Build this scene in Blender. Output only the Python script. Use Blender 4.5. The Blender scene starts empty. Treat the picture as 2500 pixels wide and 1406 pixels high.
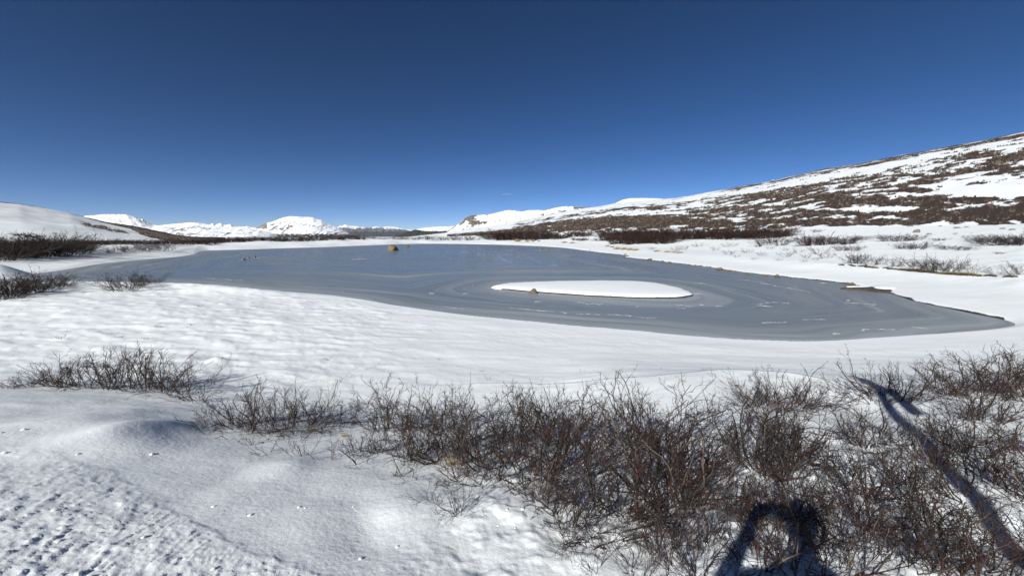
import bpy, math, random
import numpy as np
from mathutils import Vector

random.seed(7)
rng = np.random.default_rng(7)
sc = bpy.context.scene
COL = sc.collection

# ------------------------------------------------------------------ camera
CAM_Z = 4.0
F = 939.0                       # focal length in photo pixels (2500 wide)
PITCH = math.atan((703 - 575) / F)
CP, SP = math.cos(PITCH), math.sin(PITCH)
cam_data = bpy.data.cameras.new('camera')
cam_data.sensor_width = 36.0
cam_data.lens = 36.0 * F / 2500.0
cam_data.clip_start = 0.02
cam_data.clip_end = 60000.0
cam = bpy.data.objects.new('camera', cam_data)
cam.location = (0, 0, CAM_Z)
cam.rotation_euler = (math.pi / 2 - PITCH, 0, 0)
COL.objects.link(cam)
sc.camera = cam

# ------------------------------------------------------------------ sky, sun, exposure
SUN_AZ, SUN_EL = math.radians(34.5), math.radians(32.0)      # direction the light travels to, height of the sun
world = bpy.data.worlds.new('World')
sc.world = world
world.use_nodes = True
wn = world.node_tree
bg = wn.nodes['Background']
sky = wn.nodes.new('ShaderNodeTexSky')
sky.sky_type = 'NISHITA'
sky.sun_disc = False
sky.sun_elevation = SUN_EL
sky.sun_rotation = SUN_AZ + math.pi
sky.altitude = 3700
sky.air_density = 0.5
sky.dust_density = 0.0
sky.ozone_density = 1.0
gam = wn.nodes.new('ShaderNodeGamma')
gam.inputs[1].default_value = 1.2
hsv = wn.nodes.new('ShaderNodeHueSaturation')
hsv.inputs['Saturation'].default_value = 1.19
wn.links.new(sky.outputs[0], gam.inputs[0])
wn.links.new(gam.outputs[0], hsv.inputs['Color'])
tint = wn.nodes.new('ShaderNodeMix')
tint.data_type = 'RGBA'; tint.blend_type = 'MULTIPLY'; tint.inputs[0].default_value = 1.0
tint.inputs[7].default_value = (1.04, 0.95, 0.93, 1)
wn.links.new(hsv.outputs[0], tint.inputs[6])
wn.links.new(tint.outputs[2], bg.inputs[0])
bg.inputs[1].default_value = 0.067

sun_dir = Vector((math.sin(SUN_AZ) * math.cos(SUN_EL), math.cos(SUN_AZ) * math.cos(SUN_EL), -math.sin(SUN_EL)))
sun_data = bpy.data.lights.new('sun', 'SUN')
sun_data.energy = 5.0
sun_data.angle = math.radians(0.53)
sun_data.color = (1.0, 0.98, 0.93)
sun = bpy.data.objects.new('sun', sun_data)
sun.rotation_euler = sun_dir.to_track_quat('-Z', 'Y').to_euler()
sun.location = (-20, -30, 40)
COL.objects.link(sun)

sc.view_settings.view_transform = 'Standard'
sc.view_settings.look = 'None'
sc.view_settings.exposure = 0.25
sc.view_settings.gamma = 1.0
sc.view_settings.use_curve_mapping = False
sc.cycles.use_denoising = True
sc.cycles.max_bounces = 6
sc.cycles.diffuse_bounces = 3
sc.cycles.glossy_bounces = 3
sc.cycles.transparent_max_bounces = 8
sc.cycles.volume_bounces = 0


# ------------------------------------------------------------------ helpers
def tag(o, label=None, cat=None, group=None, kind=None):
    if label: o['label'] = label
    if cat: o['category'] = cat
    if group: o['group'] = group
    if kind: o['kind'] = kind
    return o


def mesh(name, verts, faces, smooth=True):
    """verts (N,3), faces list of int arrays of equal width (M,k)."""
    me = bpy.data.meshes.new(name)
    verts = np.asarray(verts, dtype=np.float32)
    if not isinstance(faces, (list, tuple)): faces = [faces]
    faces = [np.asarray(f, dtype=np.int32) for f in faces if len(f)]
    nl = sum(f.size for f in faces); npoly = sum(len(f) for f in faces)
    me.vertices.add(len(verts)); me.vertices.foreach_set('co', verts.ravel())
    me.loops.add(nl); me.polygons.add(npoly)
    me.loops.foreach_set('vertex_index', np.concatenate([f.ravel() for f in faces]))
    tot = np.concatenate([np.full(len(f), f.shape[1], dtype=np.int32) for f in faces])
    start = np.concatenate([[0], np.cumsum(tot)[:-1]]).astype(np.int32)
    me.polygons.foreach_set('loop_start', start)
    me.polygons.foreach_set('use_smooth', np.full(npoly, smooth))
    me.update(calc_edges=True)
    me.validate()
    return me


def obj(name, me, mat=None, parent=None):
    o = bpy.data.objects.new(name, me)
    COL.objects.link(o)
    if mat is not None and me is not None and len(me.materials) == 0: me.materials.append(mat)
    if parent is not None: o.parent = parent
    return o


def attr(me, name, vals):
    a = me.attributes.new(name, 'FLOAT', 'POINT')
    a.data.foreach_set('value', np.asarray(vals, dtype=np.float32).ravel())


def _hash(ix, iy, seed):
    h = (ix.astype(np.int64) * 374761393 + iy.astype(np.int64) * 668265263 + seed * 974634777) & 0xffffffff
    h = ((h ^ (h >> 13)) * 1274126177) & 0xffffffff
    return (h ^ (h >> 16)) & 0xffff


def noise(x, y, seed=0):
    x = np.asarray(x, dtype=np.float64); y = np.asarray(y, dtype=np.float64)
    x, y = np.broadcast_arrays(x, y)
    ix = np.floor(x); iy = np.floor(y)
    fx = x - ix; fy = y - iy
    ix = ix.astype(np.int64); iy = iy.astype(np.int64)
    u = fx * fx * fx * (fx * (fx * 6 - 15) + 10)
    v = fy * fy * fy * (fy * (fy * 6 - 15) + 10)
    def g(ax, ay, dx, dy):
        a = _hash(ax, ay, seed) * (2 * math.pi / 65536.0)
        return np.cos(a) * dx + np.sin(a) * dy
    n00 = g(ix, iy, fx, fy); n10 = g(ix + 1, iy, fx - 1, fy)
    n01 = g(ix, iy + 1, fx, fy - 1); n11 = g(ix + 1, iy + 1, fx - 1, fy - 1)
    a = n00 + u * (n10 - n00); b = n01 + u * (n11 - n01)
    return (a + v * (b - a)) * 1.5


def fbm(x, y, octv=4, seed=0, gain=0.5, lac=2.03):
    s = 0.0; a = 1.0; t = 0.0
    for i in range(octv):
        s = s + a * noise(x, y, seed + i * 17); t += a
        a *= gain; x = x * lac + 3.7; y = y * lac - 1.3
    return s / t


def sstep(a, b, x):
    t = np.clip((np.asarray(x, dtype=np.float64) - a) / (b - a), 0, 1)
    return t * t * (3 - 2 * t)


# ---- photo pixel <-> world ray
def ray(px, py):
    dx = px - 1250.0; dy = 703.0 - py
    return np.array([dx, F * CP + dy * SP, dy * CP - F * SP]) / F


def elev_az(px, py):
    d = ray(px, py); return math.atan2(d[2], math.hypot(d[0], d[1])), math.atan2(d[0], d[1])


def on_plane(px, py, z=0.0):
    d = ray(px, py); t = (z - CAM_Z) / d[2]
    return d[0] * t, d[1] * t


def project(x, y, z):
    dz = z - CAM_Z
    fwd = y * CP - dz * SP; up = y * SP + dz * CP
    fwd = np.where(fwd > 1e-3, fwd, 1e-3)
    return 1250 + F * x / fwd, 703 - F * up / fwd


def AZ(px): return math.degrees(math.atan2(px - 1250.0, 947.7))


# ------------------------------------------------------------------ lake outline
near_shore = [(95, 690), (180, 688), (260, 690), (430, 692), (540, 697), (600, 707), (700, 713), (800, 721), (900, 735), (1000, 752),
              (1100, 766), (1250, 783), (1400, 797), (1550, 809), (1700, 823), (1800, 831), (1900, 835), (2000, 834), (2100, 829),
              (2200, 822), (2300, 815), (2400, 806), (2450, 799), (2478, 792)]
far_shore = [(2450, 780), (2380, 767), (2300, 750), (2240, 737), (2195, 722), (2160, 712), (2120, 702), (2050, 690), (1990, 683), (1900, 674),
             (1800, 664), (1740, 654), (1650, 643), (1560, 632), (1520, 628), (1540, 624), (1440, 614), (1390, 606), (1300, 600), (1200, 597),
             (1100, 595), (1000, 595), (900, 599), (800, 603), (700, 606), (600, 609), (480, 612), (465, 618), (430, 626), (350, 632),
             (270, 639), (215, 646), (190, 652), (130, 662), (80, 668), (30, 676), (40, 686)]
LAKE = np.array([on_plane(px, py) for px, py in near_shore + far_shore])


def smooth_poly(P, it=2):
    for _ in range(it):
        Q = np.roll(P, -1, axis=0)
        P = np.stack([0.75 * P + 0.25 * Q, 0.25 * P + 0.75 * Q], 1).reshape(-1, 2)
    return P


LAKE = smooth_poly(LAKE, 1)


def sdist(x, y, P):
    """signed distance to polygon, negative inside."""
    x = np.asarray(x, dtype=np.float64); y = np.asarray(y, dtype=np.float64)
    sh = x.shape; x = x.ravel(); y = y.ravel()
    d2 = np.full(x.shape, 1e18); inside = np.zeros(x.shape, bool)
    n = len(P)
    for i in range(n):
        ax, ay = P[i]; bx, by = P[(i + 1) % n]
        ex, ey = bx - ax, by - ay
        wx, wy = x - ax, y - ay
        t = np.clip((wx * ex + wy * ey) / (ex * ex + ey * ey + 1e-12), 0, 1)
        qx = wx - t * ex; qy = wy - t * ey
        d2 = np.minimum(d2, qx * qx + qy * qy)
        c = ((ay <= y) & (by > y)) | ((by <= y) & (ay > y))
        if ey != 0:
            inside ^= c & (x < ax + (y - ay) / ey * ex)
    d = np.sqrt(d2)
    return np.where(inside, -d, d).reshape(sh)


def lake_sd(x, y):
    """signed distance with a ragged edge."""
    r = np.hypot(x, y)
    s = sdist(x, y, LAKE)
    w = 0.012 * np.clip(r, 8, 120)
    return s + w * 0.8 * fbm(x / (w * 14 + .6), y / (w * 14 + .6), 3, 5)


# ------------------------------------------------------------------ terrain height
SKY_R = [(1000, 577), (1100, 566), (1200, 552), (1300, 533), (1400, 516), (1500, 500), (1640, 487), (1800, 461), (2000, 422), (2250, 374), (2370, 353), (2500, 330)]
BASE_R = [(1000, 579), (1100, 578), (1300, 573), (1500, 566), (1750, 562), (2000, 551), (2250, 546), (2500, 546)]
SKY_L = [(0, 495), (60, 500), (120, 510), (180, 521), (250, 537), (330, 552), (400, 567), (470, 581), (520, 586)]
# azimuth, r1, r2, z2, R, zR   (rise above the shore flats: 0 at r1, z2 at r2, zR at the ridge R)
PROF = []
def _ridge(px, py, R): return CAM_Z + R * math.tan(elev_az(px, py)[0]) - 0.8
PROF.append((-180, 60, 120, 1, 500, 40)); PROF.append((-120, 60, 120, 1, 500, 50)); PROF.append((-75, 60, 130, 3.0, 480, 45))
for px, py, R in ((0, 495, 520), (60, 500, 540), (120, 510, 570), (180, 521, 600), (250, 537, 640), (330, 552, 690), (400, 567, 740), (470, 581, 800)):
    PROF.append((AZ(px), 72, 125, 2.0 - 1.6 * (px / 470.0), R, _ridge(px, py, R)))
PROF.append((AZ(540), 190, 240, 0.3, 800, -3)); PROF.append((AZ(800), 190, 240, 0.4, 900, -6)); PROF.append((AZ(980), 200, 250, 0.4, 1100, -2))
for px, py, R in ((1060, 571.5, 1250), (1100, 566, 1230), (1200, 552, 1150), (1300, 533, 1080), (1400, 516, 990), (1500, 500, 900), (1640, 487, 820),
                  (1800, 461, 730), (2000, 422, 640), (2250, 374, 560), (2370, 353, 530), (2500, 330, 500)):
    t = np.interp(px, [1060, 1300, 1500, 2000, 2500], [0, 1, 2, 3, 4])
    r1 = np.interp(t, range(5), [190, 165, 120, 60, 38]); r2 = np.interp(t, range(5), [240, 215, 175, 118, 108])
    z2 = np.interp(t, range(5), [0.4, 2.6, 5.0, 5.0, 5.0])
    PROF.append((AZ(px), r1, r2, z2, R, _ridge(px, py, R)))
PROF.append((75, 40, 110, 5, 430, 95)); PROF.append((110, 50, 120, 3, 450, 70)); PROF.append((150, 60, 120, 1, 500, 40)); PROF.append((180, 60, 120, 1, 500, 40))
PROF = np.array(PROF)


def lip_y(x):
    return np.interp(x, [-14, -8, -4.6, -2.6, -1, 1, 2.5, 5, 9, 14], [5.6, 4.9, 4.05, 3.35, 3.2, 3.3, 3.5, 4.1, 4.6, 5.0])


_es = np.array([-40, -0.9, 0.0, 0.7, 1.4, 2.2, 3.1, 4.0, 5.0, 6.2, 7.6, 9.5, 60]); _ez = np.array([1.95, 1.90, 1.68, 1.60, 1.50, 1.32, 1.08, 0.82, 0.54, 0.27, 0.10, 0.0, 0.0])
EMB_S = np.linspace(-4, 12, 400); EMB_Z = np.interp(EMB_S, _es, _ez)
EMB_Z = np.convolve(np.pad(EMB_Z, 14, mode='edge'), np.ones(29) / 29, 'valid')
SUNX, SUNY = math.sin(SUN_AZ), math.cos(SUN_AZ)


def height(x, y, detail=True):
    """returns z, signed lake distance"""
    x = np.asarray(x, dtype=np.float64); y = np.asarray(y, dtype=np.float64)
    r = np.hypot(x, y); az = np.degrees(np.arctan2(x, y))
    ip = lambda k: np.interp(az, PROF[:, 0], PROF[:, k])
    r1, r2, z2, R, zR = ip(1), ip(2), ip(3), ip(4), ip(5)
    t1 = np.clip((r - r1) / (r2 - r1), 0, 1)
    t2 = np.clip((r - r2) / (R - r2), 0, None)
    hill = (zR - z2)
    f2 = np.where(t2 < 1, t2 + 0.10 * np.sin(np.pi * np.clip(t2, 0, 1)), 1 - 0.35 * (t2 - 1))
    f2 = np.maximum(f2, -0.2)
    far = z2 * t1 ** 1.3 + hill * f2
    far = np.where(r > 1500, np.minimum(far, far * np.clip(1 - (r - 1500) / 1500, 0, 1) - 30 * sstep(1300, 2500, r)), far)
    sd = np.full(x.shape, 60.0)
    m = (r > 8) & (r < 330) & (y > 3)
    if m.any(): sd[m] = lake_sd(x[m], y[m])
    # bank: a small step, then flats
    bw_ = np.clip(0.012 * r, 0.16, 1.2)
    step = np.clip(sd / bw_, -3, 1) * np.clip(0.10 + 0.0006 * r, 0.1, 0.2) + 0.10 * sstep(0.3, 2.5, sd)
    flats = 0.55 * sstep(1.5, 11, sd)
    z = step + flats + far
    # embankment the photographer stands on
    d = y - lip_y(x)
    emb = np.interp(d + 3.3, EMB_S, EMB_Z)
    emb_r = np.interp(y, [-3, -0.9, 0, 2.34, 3.5, 5.6, 7.3, 9, 11.5, 13.5], [1.95, 1.88, 1.50, 1.06, 0.95, 0.72, 0.52, 0.27, 0.05, 0])
    emb = emb + (emb_r - emb) * sstep(0.6, 3.4, x)
    behind = sstep(4.0, 14.0, np.hypot(x * 0.45, np.minimum(y, 0)))
    emb = emb * (1 - 0.6 * behind * (y < 0))
    z = z + emb * sstep(-1, 4, sd)
    near = 1 - sstep(30, 60, r)
    if detail:
        land = sstep(0.2, 2.0, sd)
        # broad undulation, growing with distance
        z = z + land * (0.0035 * np.clip(r, 0, 900)) * fbm(x / (6 + 0.10 * r), y / (6 + 0.10 * r), 3, 21) * sstep(20, 120, r)
        z = z + land * sstep(90, 200, r) * (1 - sstep(1200, 1600, r)) * 0.8 * fbm(x / 17., y / 17., 3, 61)
        # wind drifts on the flats, stretched across the view
        fl = land * sstep(5.5, 8, r) * (1 - sstep(45, 90, r))
        z = z + fl * (0.020 * fbm(x / 1.4 + 0.4 * y, y / 0.55, 4, 33) + 0.016 * fbm(x / 0.42 + .3 * y, y / 0.24, 3, 34) * sstep(-.25, .25, fbm(x / 5, y / 4, 2, 36)))
        z = z + fl * 0.07 * fbm(x / 6., y / 3.6, 3, 35)
        rgh = fl * sstep(2, -9, x) * sstep(5, 9, y)
        z = z + rgh * (0.085 * np.maximum(fbm(x / 1.0 + .2 * y, y / 0.6, 4, 37), -.1) + 0.06 * fbm(x / 2.2, y / 0.9, 3, 39))
        # right bank scarp terrace
        sc_ = sstep(5, 9, sd) * sstep(20, 34, az) * (1 - sstep(60, 75, az)) * (1 - sstep(90, 130, r))
        z = z + sc_ * (0.22 + 0.12 * fbm(x / 2.0, y / 2.0, 3, 44))
    # left snow spit with its bump near the point
    for (px, py, hh, sx, sy) in ((520, 706, 0.42, 4.2, 1.3), (400, 700, 0.25, 5.0, 1.4), (300, 712, 0.22, 3.2, 2.0), (60, 712, 0.45, 6.0, 2.4)):
        bx, by = on_plane(px, py, 0.55)
        z = z + hh * np.exp(-((x - bx) / sx) ** 2 - ((y - by) / sy) ** 2) * sstep(0.1, 1.2, sd)
    bx, by = on_plane(-25, 668, 0.6)
    z = z + 1.35 * np.exp(-((x - bx) / 2.6) ** 2 - ((y - by) / 2.6) ** 2)
    # foreground drift mound with a steep lee side
    for (px, py, hh, a, bw, bl, ang) in ((330, 985, 0.16, 0.62, 0.42, 0.16, 20), (200, 960, 0.12, 0.9, 0.5, 0.3, 10),
                                          (300, 1025, 0.09, 0.5, 0.35, 0.22, 40), (890, 1225, -0.05, 0.22, 0.34, 0.30, 60), (960, 1180, 0.05, 0.35, 0.25, 0.2, 15),
                                          (1250, 1170, 0.07, 0.5, 0.3, 0.3, 0), (700, 1045, 0.05, 0.3, 0.2, 0.15, 0)):
        bx, by = on_plane(px, py, 2.12)
        c, s = math.cos(math.radians(ang)), math.sin(math.radians(ang))
        u = (x - bx) * c - (y - by) * s; v = (x - bx) * s + (y - by) * c
        w = np.where(u > 0, bl, bw) * 1.4
        z = z + hh * np.exp(-(u / w) ** 2 - (v / a) ** 2)
    for (px, py, hh, a) in ((533, 876, 0.12, 0.17), (430, 880, 0.04, 0.5), (700, 905, 0.05, 0.5)):
        bx, by = on_plane(px, py, 0.95)
        z = z + hh * np.exp(-((x - bx) / (a * 1.5)) ** 2 - ((y - by) / a) ** 2)
    if detail:
        nr = r < 9
        if nr.any():
            xx, yy, rr = x[nr], y[nr], r[nr]
            d_ = d[nr]
            # rough wind-carved crust, lower left; its edge runs to the right and breaks in a small ledge
            px_, py_ = project(xx, yy, np.full(xx.shape, 2.33))
            edge = np.interp(px_, [-600, 0, 250, 500, 640, 850, 1000, 1300, 1700, 2600], [1000, 1010, 1035, 1190, 1265, 1330, 1345, 1360, 1400, 1500])
            wob = 26 * fbm(xx * 5, yy * 5, 3, 71)
            rough = sstep(-8, 14, (py_ - edge + wob)) * (d_ < 0.6)
            soft = sstep(-70, 260, (py_ - edge + wob))
            wx = xx + 0.035 * fbm(xx * 6, yy * 6, 2, 72); wy = yy
            def carved(cx_, cy_, sc1, sc2, sd_, steep):
                n0 = fbm(cx_ / sc1, cy_ / sc2, 2, sd_)
                n1 = fbm(cx_ / sc1 - steep * n0, cy_ / sc2, 4, sd_)
                return np.where(n1 > 0, n1, 0.35 * n1)
            s1 = carved(wx, wy, 0.045, 0.16, 73, 1.0)
            s2 = carved(wx + .3 * wy, wy, 0.17, 0.45, 74, 0.9)
            h1 = 0.033 * s1 + 0.020 * s2
            c3 = carved(xx, yy, 0.045, 0.05, 75, 0.6); c4 = carved(xx, yy, 0.13, 0.13, 76, 0.6)
            lump = 0.026 * c3 + 0.016 * c4
            lf = sstep(800, 250, px_)
            add = rough * (0.35 + 0.65 * soft) * (h1 * (0.35 + 0.65 * lf) + lump * (1.0 - 0.55 * lf)) + 0.004 * rough
            # smooth drift: soft swells and fine grain
            add = add + 0.012 * fbm(xx / 0.5, yy / 0.5, 2, 77) + 0.0015 * fbm(xx / 0.03, yy / 0.03, 2, 78)
            # lumpy snow caught among the stems of the thicket
            thick = sstep(900, 1300, px_ + 0.6 * (py_ - 1100)) * sstep(940, 1010, py_)
            lumpy = 0.035 * np.maximum(fbm(xx / 0.22, yy / 0.22, 3, 79), -0.1) + 0.035 * fbm(xx / 0.5, yy / 0.5, 2, 80)
            add = add + thick * (1 - rough * .8) * lumpy
            z[nr] = z[nr] + add
    return z, sd


def ground_at(px, py, dz=0.0):
    """first point of the terrain met by the photo ray."""
    d = ray(px, py)
    t = np.geomspace(1.0, 1400, 360) / math.hypot(d[0], d[1])
    zz, _ = height(d[0] * t, d[1] * t, False)
    below = (CAM_Z + d[2] * t) < zz
    i = int(np.argmax(below)) if below.any() else len(t) - 1
    lo, hi = t[max(i - 2, 0)], t[min(i + 1, len(t) - 1)]
    tt = np.linspace(lo, hi, 24)
    zz, _ = height(d[0] * tt, d[1] * tt)
    b = (CAM_Z + d[2] * tt) < zz
    k = int(np.argmax(b)) if b.any() else 23
    p = tt[k]
    return float(d[0] * p), float(d[1] * p), float(zz[k]) + dz


# ------------------------------------------------------------------ materials
def new_mat(name):
    m = bpy.data.materials.new(name); m.use_nodes = True
    nt = m.node_tree
    return m, nt, nt.nodes['Principled BSDF']


def N(nt, t, **kw):
    n = nt.nodes.new(t)
    for k, v in kw.items():
        if k.startswith('i_'): n.inputs[k[2:]].default_value = v
        else: setattr(n, k, v)
    return n


def ramp(nt, fac, stops):
    r = nt.nodes.new('ShaderNodeValToRGB')
    e = r.color_ramp.elements
    while len(e) < len(stops): e.new(0.5)
    for el, (p, c) in zip(e, stops):
        el.position = p; el.color = (c[0], c[1], c[2], 1) if len(c) == 3 else c
    nt.links.new(fac, r.inputs[0])
    return r


def mix(nt, fac, a, b, mode='MIX'):
    m = nt.nodes.new('ShaderNodeMix'); m.data_type = 'RGBA'; m.blend_type = mode
    if isinstance(fac, (int, float)): m.inputs[0].default_value = fac
    else: nt.links.new(fac, m.inputs[0])
    for i, v in ((6, a), (7, b)):
        if isinstance(v, tuple): m.inputs[i].default_value = (*v, 1)
        else: nt.links.new(v, m.inputs[i])
    return m.outputs[2]


def math_node(nt, op, a, b=None):
    m = nt.nodes.new('ShaderNodeMath'); m.operation = op
    for i, v in enumerate((a, b)):
        if v is None: continue
        if isinstance(v, (int, float)): m.inputs[i].default_value = v
        else: nt.links.new(v, m.inputs[i])
    return m.outputs[0]


SNOW = (0.80, 0.825, 0.86)


def snow_material(name, ground=False):
    m, nt, b = new_mat(name)
    L = nt.links
    tc = N(nt, 'ShaderNodeTexCoord')
    n1 = N(nt, 'ShaderNodeTexNoise', i_Scale=0.35, i_Detail=3.0); L.new(tc.outputs['Object'], n1.inputs['Vector'])
    n2 = N(nt, 'ShaderNodeTexNoise', i_Scale=120.0, i_Detail=2.0); L.new(tc.outputs['Object'], n2.inputs['Vector'])
    n3 = N(nt, 'ShaderNodeTexNoise', i_Scale=16.0, i_Detail=5.0, i_Roughness=0.65); L.new(tc.outputs['Object'], n3.inputs['Vector'])
    col = mix(nt, n1.outputs[0], (0.785, 0.82, 0.825), (0.82, 0.85, 0.855))
    col = mix(nt, n2.outputs[0], col, (0.845, 0.872, 0.875), 'MIX')
    if ground:
        h = N(nt, 'ShaderNodeAttribute', attribute_name='heath')
        mud = N(nt, 'ShaderNodeAttribute', attribute_name='mud')
        n4 = N(nt, 'ShaderNodeTexNoise', i_Scale=0.6, i_Detail=6.0, i_Roughness=0.7); L.new(tc.outputs['Object'], n4.inputs['Vector'])
        n5 = N(nt, 'ShaderNodeTexNoise', i_Scale=0.06, i_Detail=4.0); L.new(tc.outputs['Object'], n5.inputs['Vector'])
        brown = ramp(nt, n5.outputs[0], [(0.3, (0.026, 0.019, 0.014)), (0.5, (0.042, 0.029, 0.021)), (0.62, (0.034, 0.016, 0.011)), (0.75, (0.055, 0.048, 0.028))]).outputs[0]
        brown = mix(nt, n4.outputs[0], brown, (0.062, 0.050, 0.040))
        f = math_node(nt, 'ADD', h.outputs['Fac'], math_node(nt, 'MULTIPLY', math_node(nt, 'SUBTRACT', n4.outputs[0], 0.5), 0.9))
        f = ramp(nt, f, [(0.46, (0, 0, 0)), (0.56, (1, 1, 1))]).outputs[0]
        col = mix(nt, f, col, brown)
        n6 = N(nt, 'ShaderNodeTexNoise', i_Scale=3.0, i_Detail=5.0, i_Roughness=0.7); L.new(tc.outputs['Object'], n6.inputs['Vector'])
        f2 = math_node(nt, 'ADD', mud.outputs['Fac'], math_node(nt, 'MULTIPLY', math_node(nt, 'SUBTRACT', n6.outputs[0], 0.5), 0.5))
        f2 = ramp(nt, f2, [(0.44, (0, 0, 0)), (0.54, (1, 1, 1))]).outputs[0]
        col = mix(nt, f2, col, mix(nt, n6.outputs[0], (0.016, 0.013, 0.010), (0.075, 0.060, 0.042)))
    L.new(col, b.inputs['Base Color'])
    b.inputs['Roughness'].default_value = 0.55
    b.inputs['Specular IOR Level'].default_value = 0.18
    bp = N(nt, 'ShaderNodeBump', i_Strength=0.35, i_Distance=0.004); L.new(n2.outputs[0], bp.inputs['Height'])
    bp2 = N(nt, 'ShaderNodeBump', i_Strength=0.30, i_Distance=0.03); L.new(n3.outputs[0], bp2.inputs['Height'])
    L.new(bp.outputs[0], bp2.inputs['Normal'])
    L.new(bp2.outputs[0], b.inputs['Normal'])
    return m


def rock_material(name, c1, c2):
    m, nt, b = new_mat(name); L = nt.links
    tc = N(nt, 'ShaderNodeTexCoord')
    n1 = N(nt, 'ShaderNodeTexNoise', i_Scale=2.5, i_Detail=6.0, i_Roughness=0.65); L.new(tc.outputs['Object'], n1.inputs['Vector'])
    n2 = N(nt, 'ShaderNodeTexNoise', i_Scale=14.0, i_Detail=4.0); L.new(tc.outputs['Object'], n2.inputs['Vector'])
    col = ramp(nt, n1.outputs[0], [(0.3, c1), (0.7, c2)]).outputs[0]
    col = mix(nt, math_node(nt, 'MULTIPLY', n2.outputs[0], 0.4), col, tuple(0.45 * v for v in c1))
    L.new(col, b.inputs['Base Color']); b.inputs['Roughness'].default_value = 0.85
    bp = N(nt, 'ShaderNodeBump', i_Strength=0.6, i_Distance=0.05); L.new(n2.outputs[0], bp.inputs['Height']); L.new(bp.outputs[0], b.inputs['Normal'])
    return m


def bark_material(name, dark, light, red, redness=0.35):
    m, nt, b = new_mat(name); L = nt.links
    tc = N(nt, 'ShaderNodeTexCoord'); oi = N(nt, 'ShaderNodeObjectInfo')
    n1 = N(nt, 'ShaderNodeTexNoise', i_Scale=4.0, i_Detail=3.0); L.new(tc.outputs['Object'], n1.inputs['Vector'])
    n2 = N(nt, 'ShaderNodeTexNoise', i_Scale=60.0, i_Detail=2.0); L.new(tc.outputs['Object'], n2.inputs['Vector'])
    tw = N(nt, 'ShaderNodeAttribute', attribute_name='tone')
    col = ramp(nt, tw.outputs['Fac'], [(0.0, dark), (0.62, light), (0.80, tuple(v * 2.3 for v in light)), (1.0, tuple(v * 2.9 for v in light))]).outputs[0]
    f = ramp(nt, n1.outputs[0], [(0.46, (0, 0, 0)), (0.60, (1, 1, 1))]).outputs[0]
    f = math_node(nt, 'MULTIPLY', f, redness)
    f = math_node(nt, 'MULTIPLY', f, math_node(nt, 'ADD', oi.outputs['Random'], 0.5))
    col = mix(nt, f, col, red)
    col = mix(nt, math_node(nt, 'MULTIPLY', n2.outputs[0], 0.35), col, dark)
    L.new(col, b.inputs['Base Color'])
    b.inputs['Roughness'].default_value = 0.6; b.inputs['Specular IOR Level'].default_value = 0.3
    return m


M = {}
M['ground'] = snow_material('snow_ground', True)
M['snow'] = snow_material('snow')
M['bark'] = bark_material('willow_bark', (0.013, 0.009, 0.007), (0.055, 0.043, 0.035), (0.075, 0.024, 0.012), 0.6)
M['bark_far'] = bark_material('willow_bark_far', (0.018, 0.012, 0.010), (0.036, 0.028, 0.023), (0.045, 0.018, 0.012), 0.5)
M['bark_red'] = bark_material('willow_bark_red', (0.026, 0.013, 0.010), (0.034, 0.019, 0.014), (0.055, 0.018, 0.011), 0.8)
M['bark_grey'] = bark_material('willow_bark_grey', (0.045, 0.038, 0.034), (0.075, 0.066, 0.060), (0.08, 0.05, 0.038), 0.3)
M['leaf'] = rock_material('dry_leaf', (0.20, 0.085, 0.025), (0.30, 0.17, 0.06))
M['rock_tan'] = rock_material('rock_tan', (0.13, 0.092, 0.048), (0.25, 0.185, 0.10))
M['rock_grey'] = rock_material('rock_grey', (0.13, 0.115, 0.10), (0.27, 0.24, 0.20))
M['rock_brown'] = rock_material('rock_brown', (0.12, 0.095, 0.055), (0.20, 0.16, 0.095))
M['turf'] = rock_material('turf', (0.050, 0.034, 0.018), (0.11, 0.085, 0.035))
M['straw'] = rock_material('straw', (0.24, 0.18, 0.075), (0.42, 0.33, 0.16))
M['wood'] = rock_material('weathered_wood', (0.035, 0.028, 0.021), (0.11, 0.092, 0.07))


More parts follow.
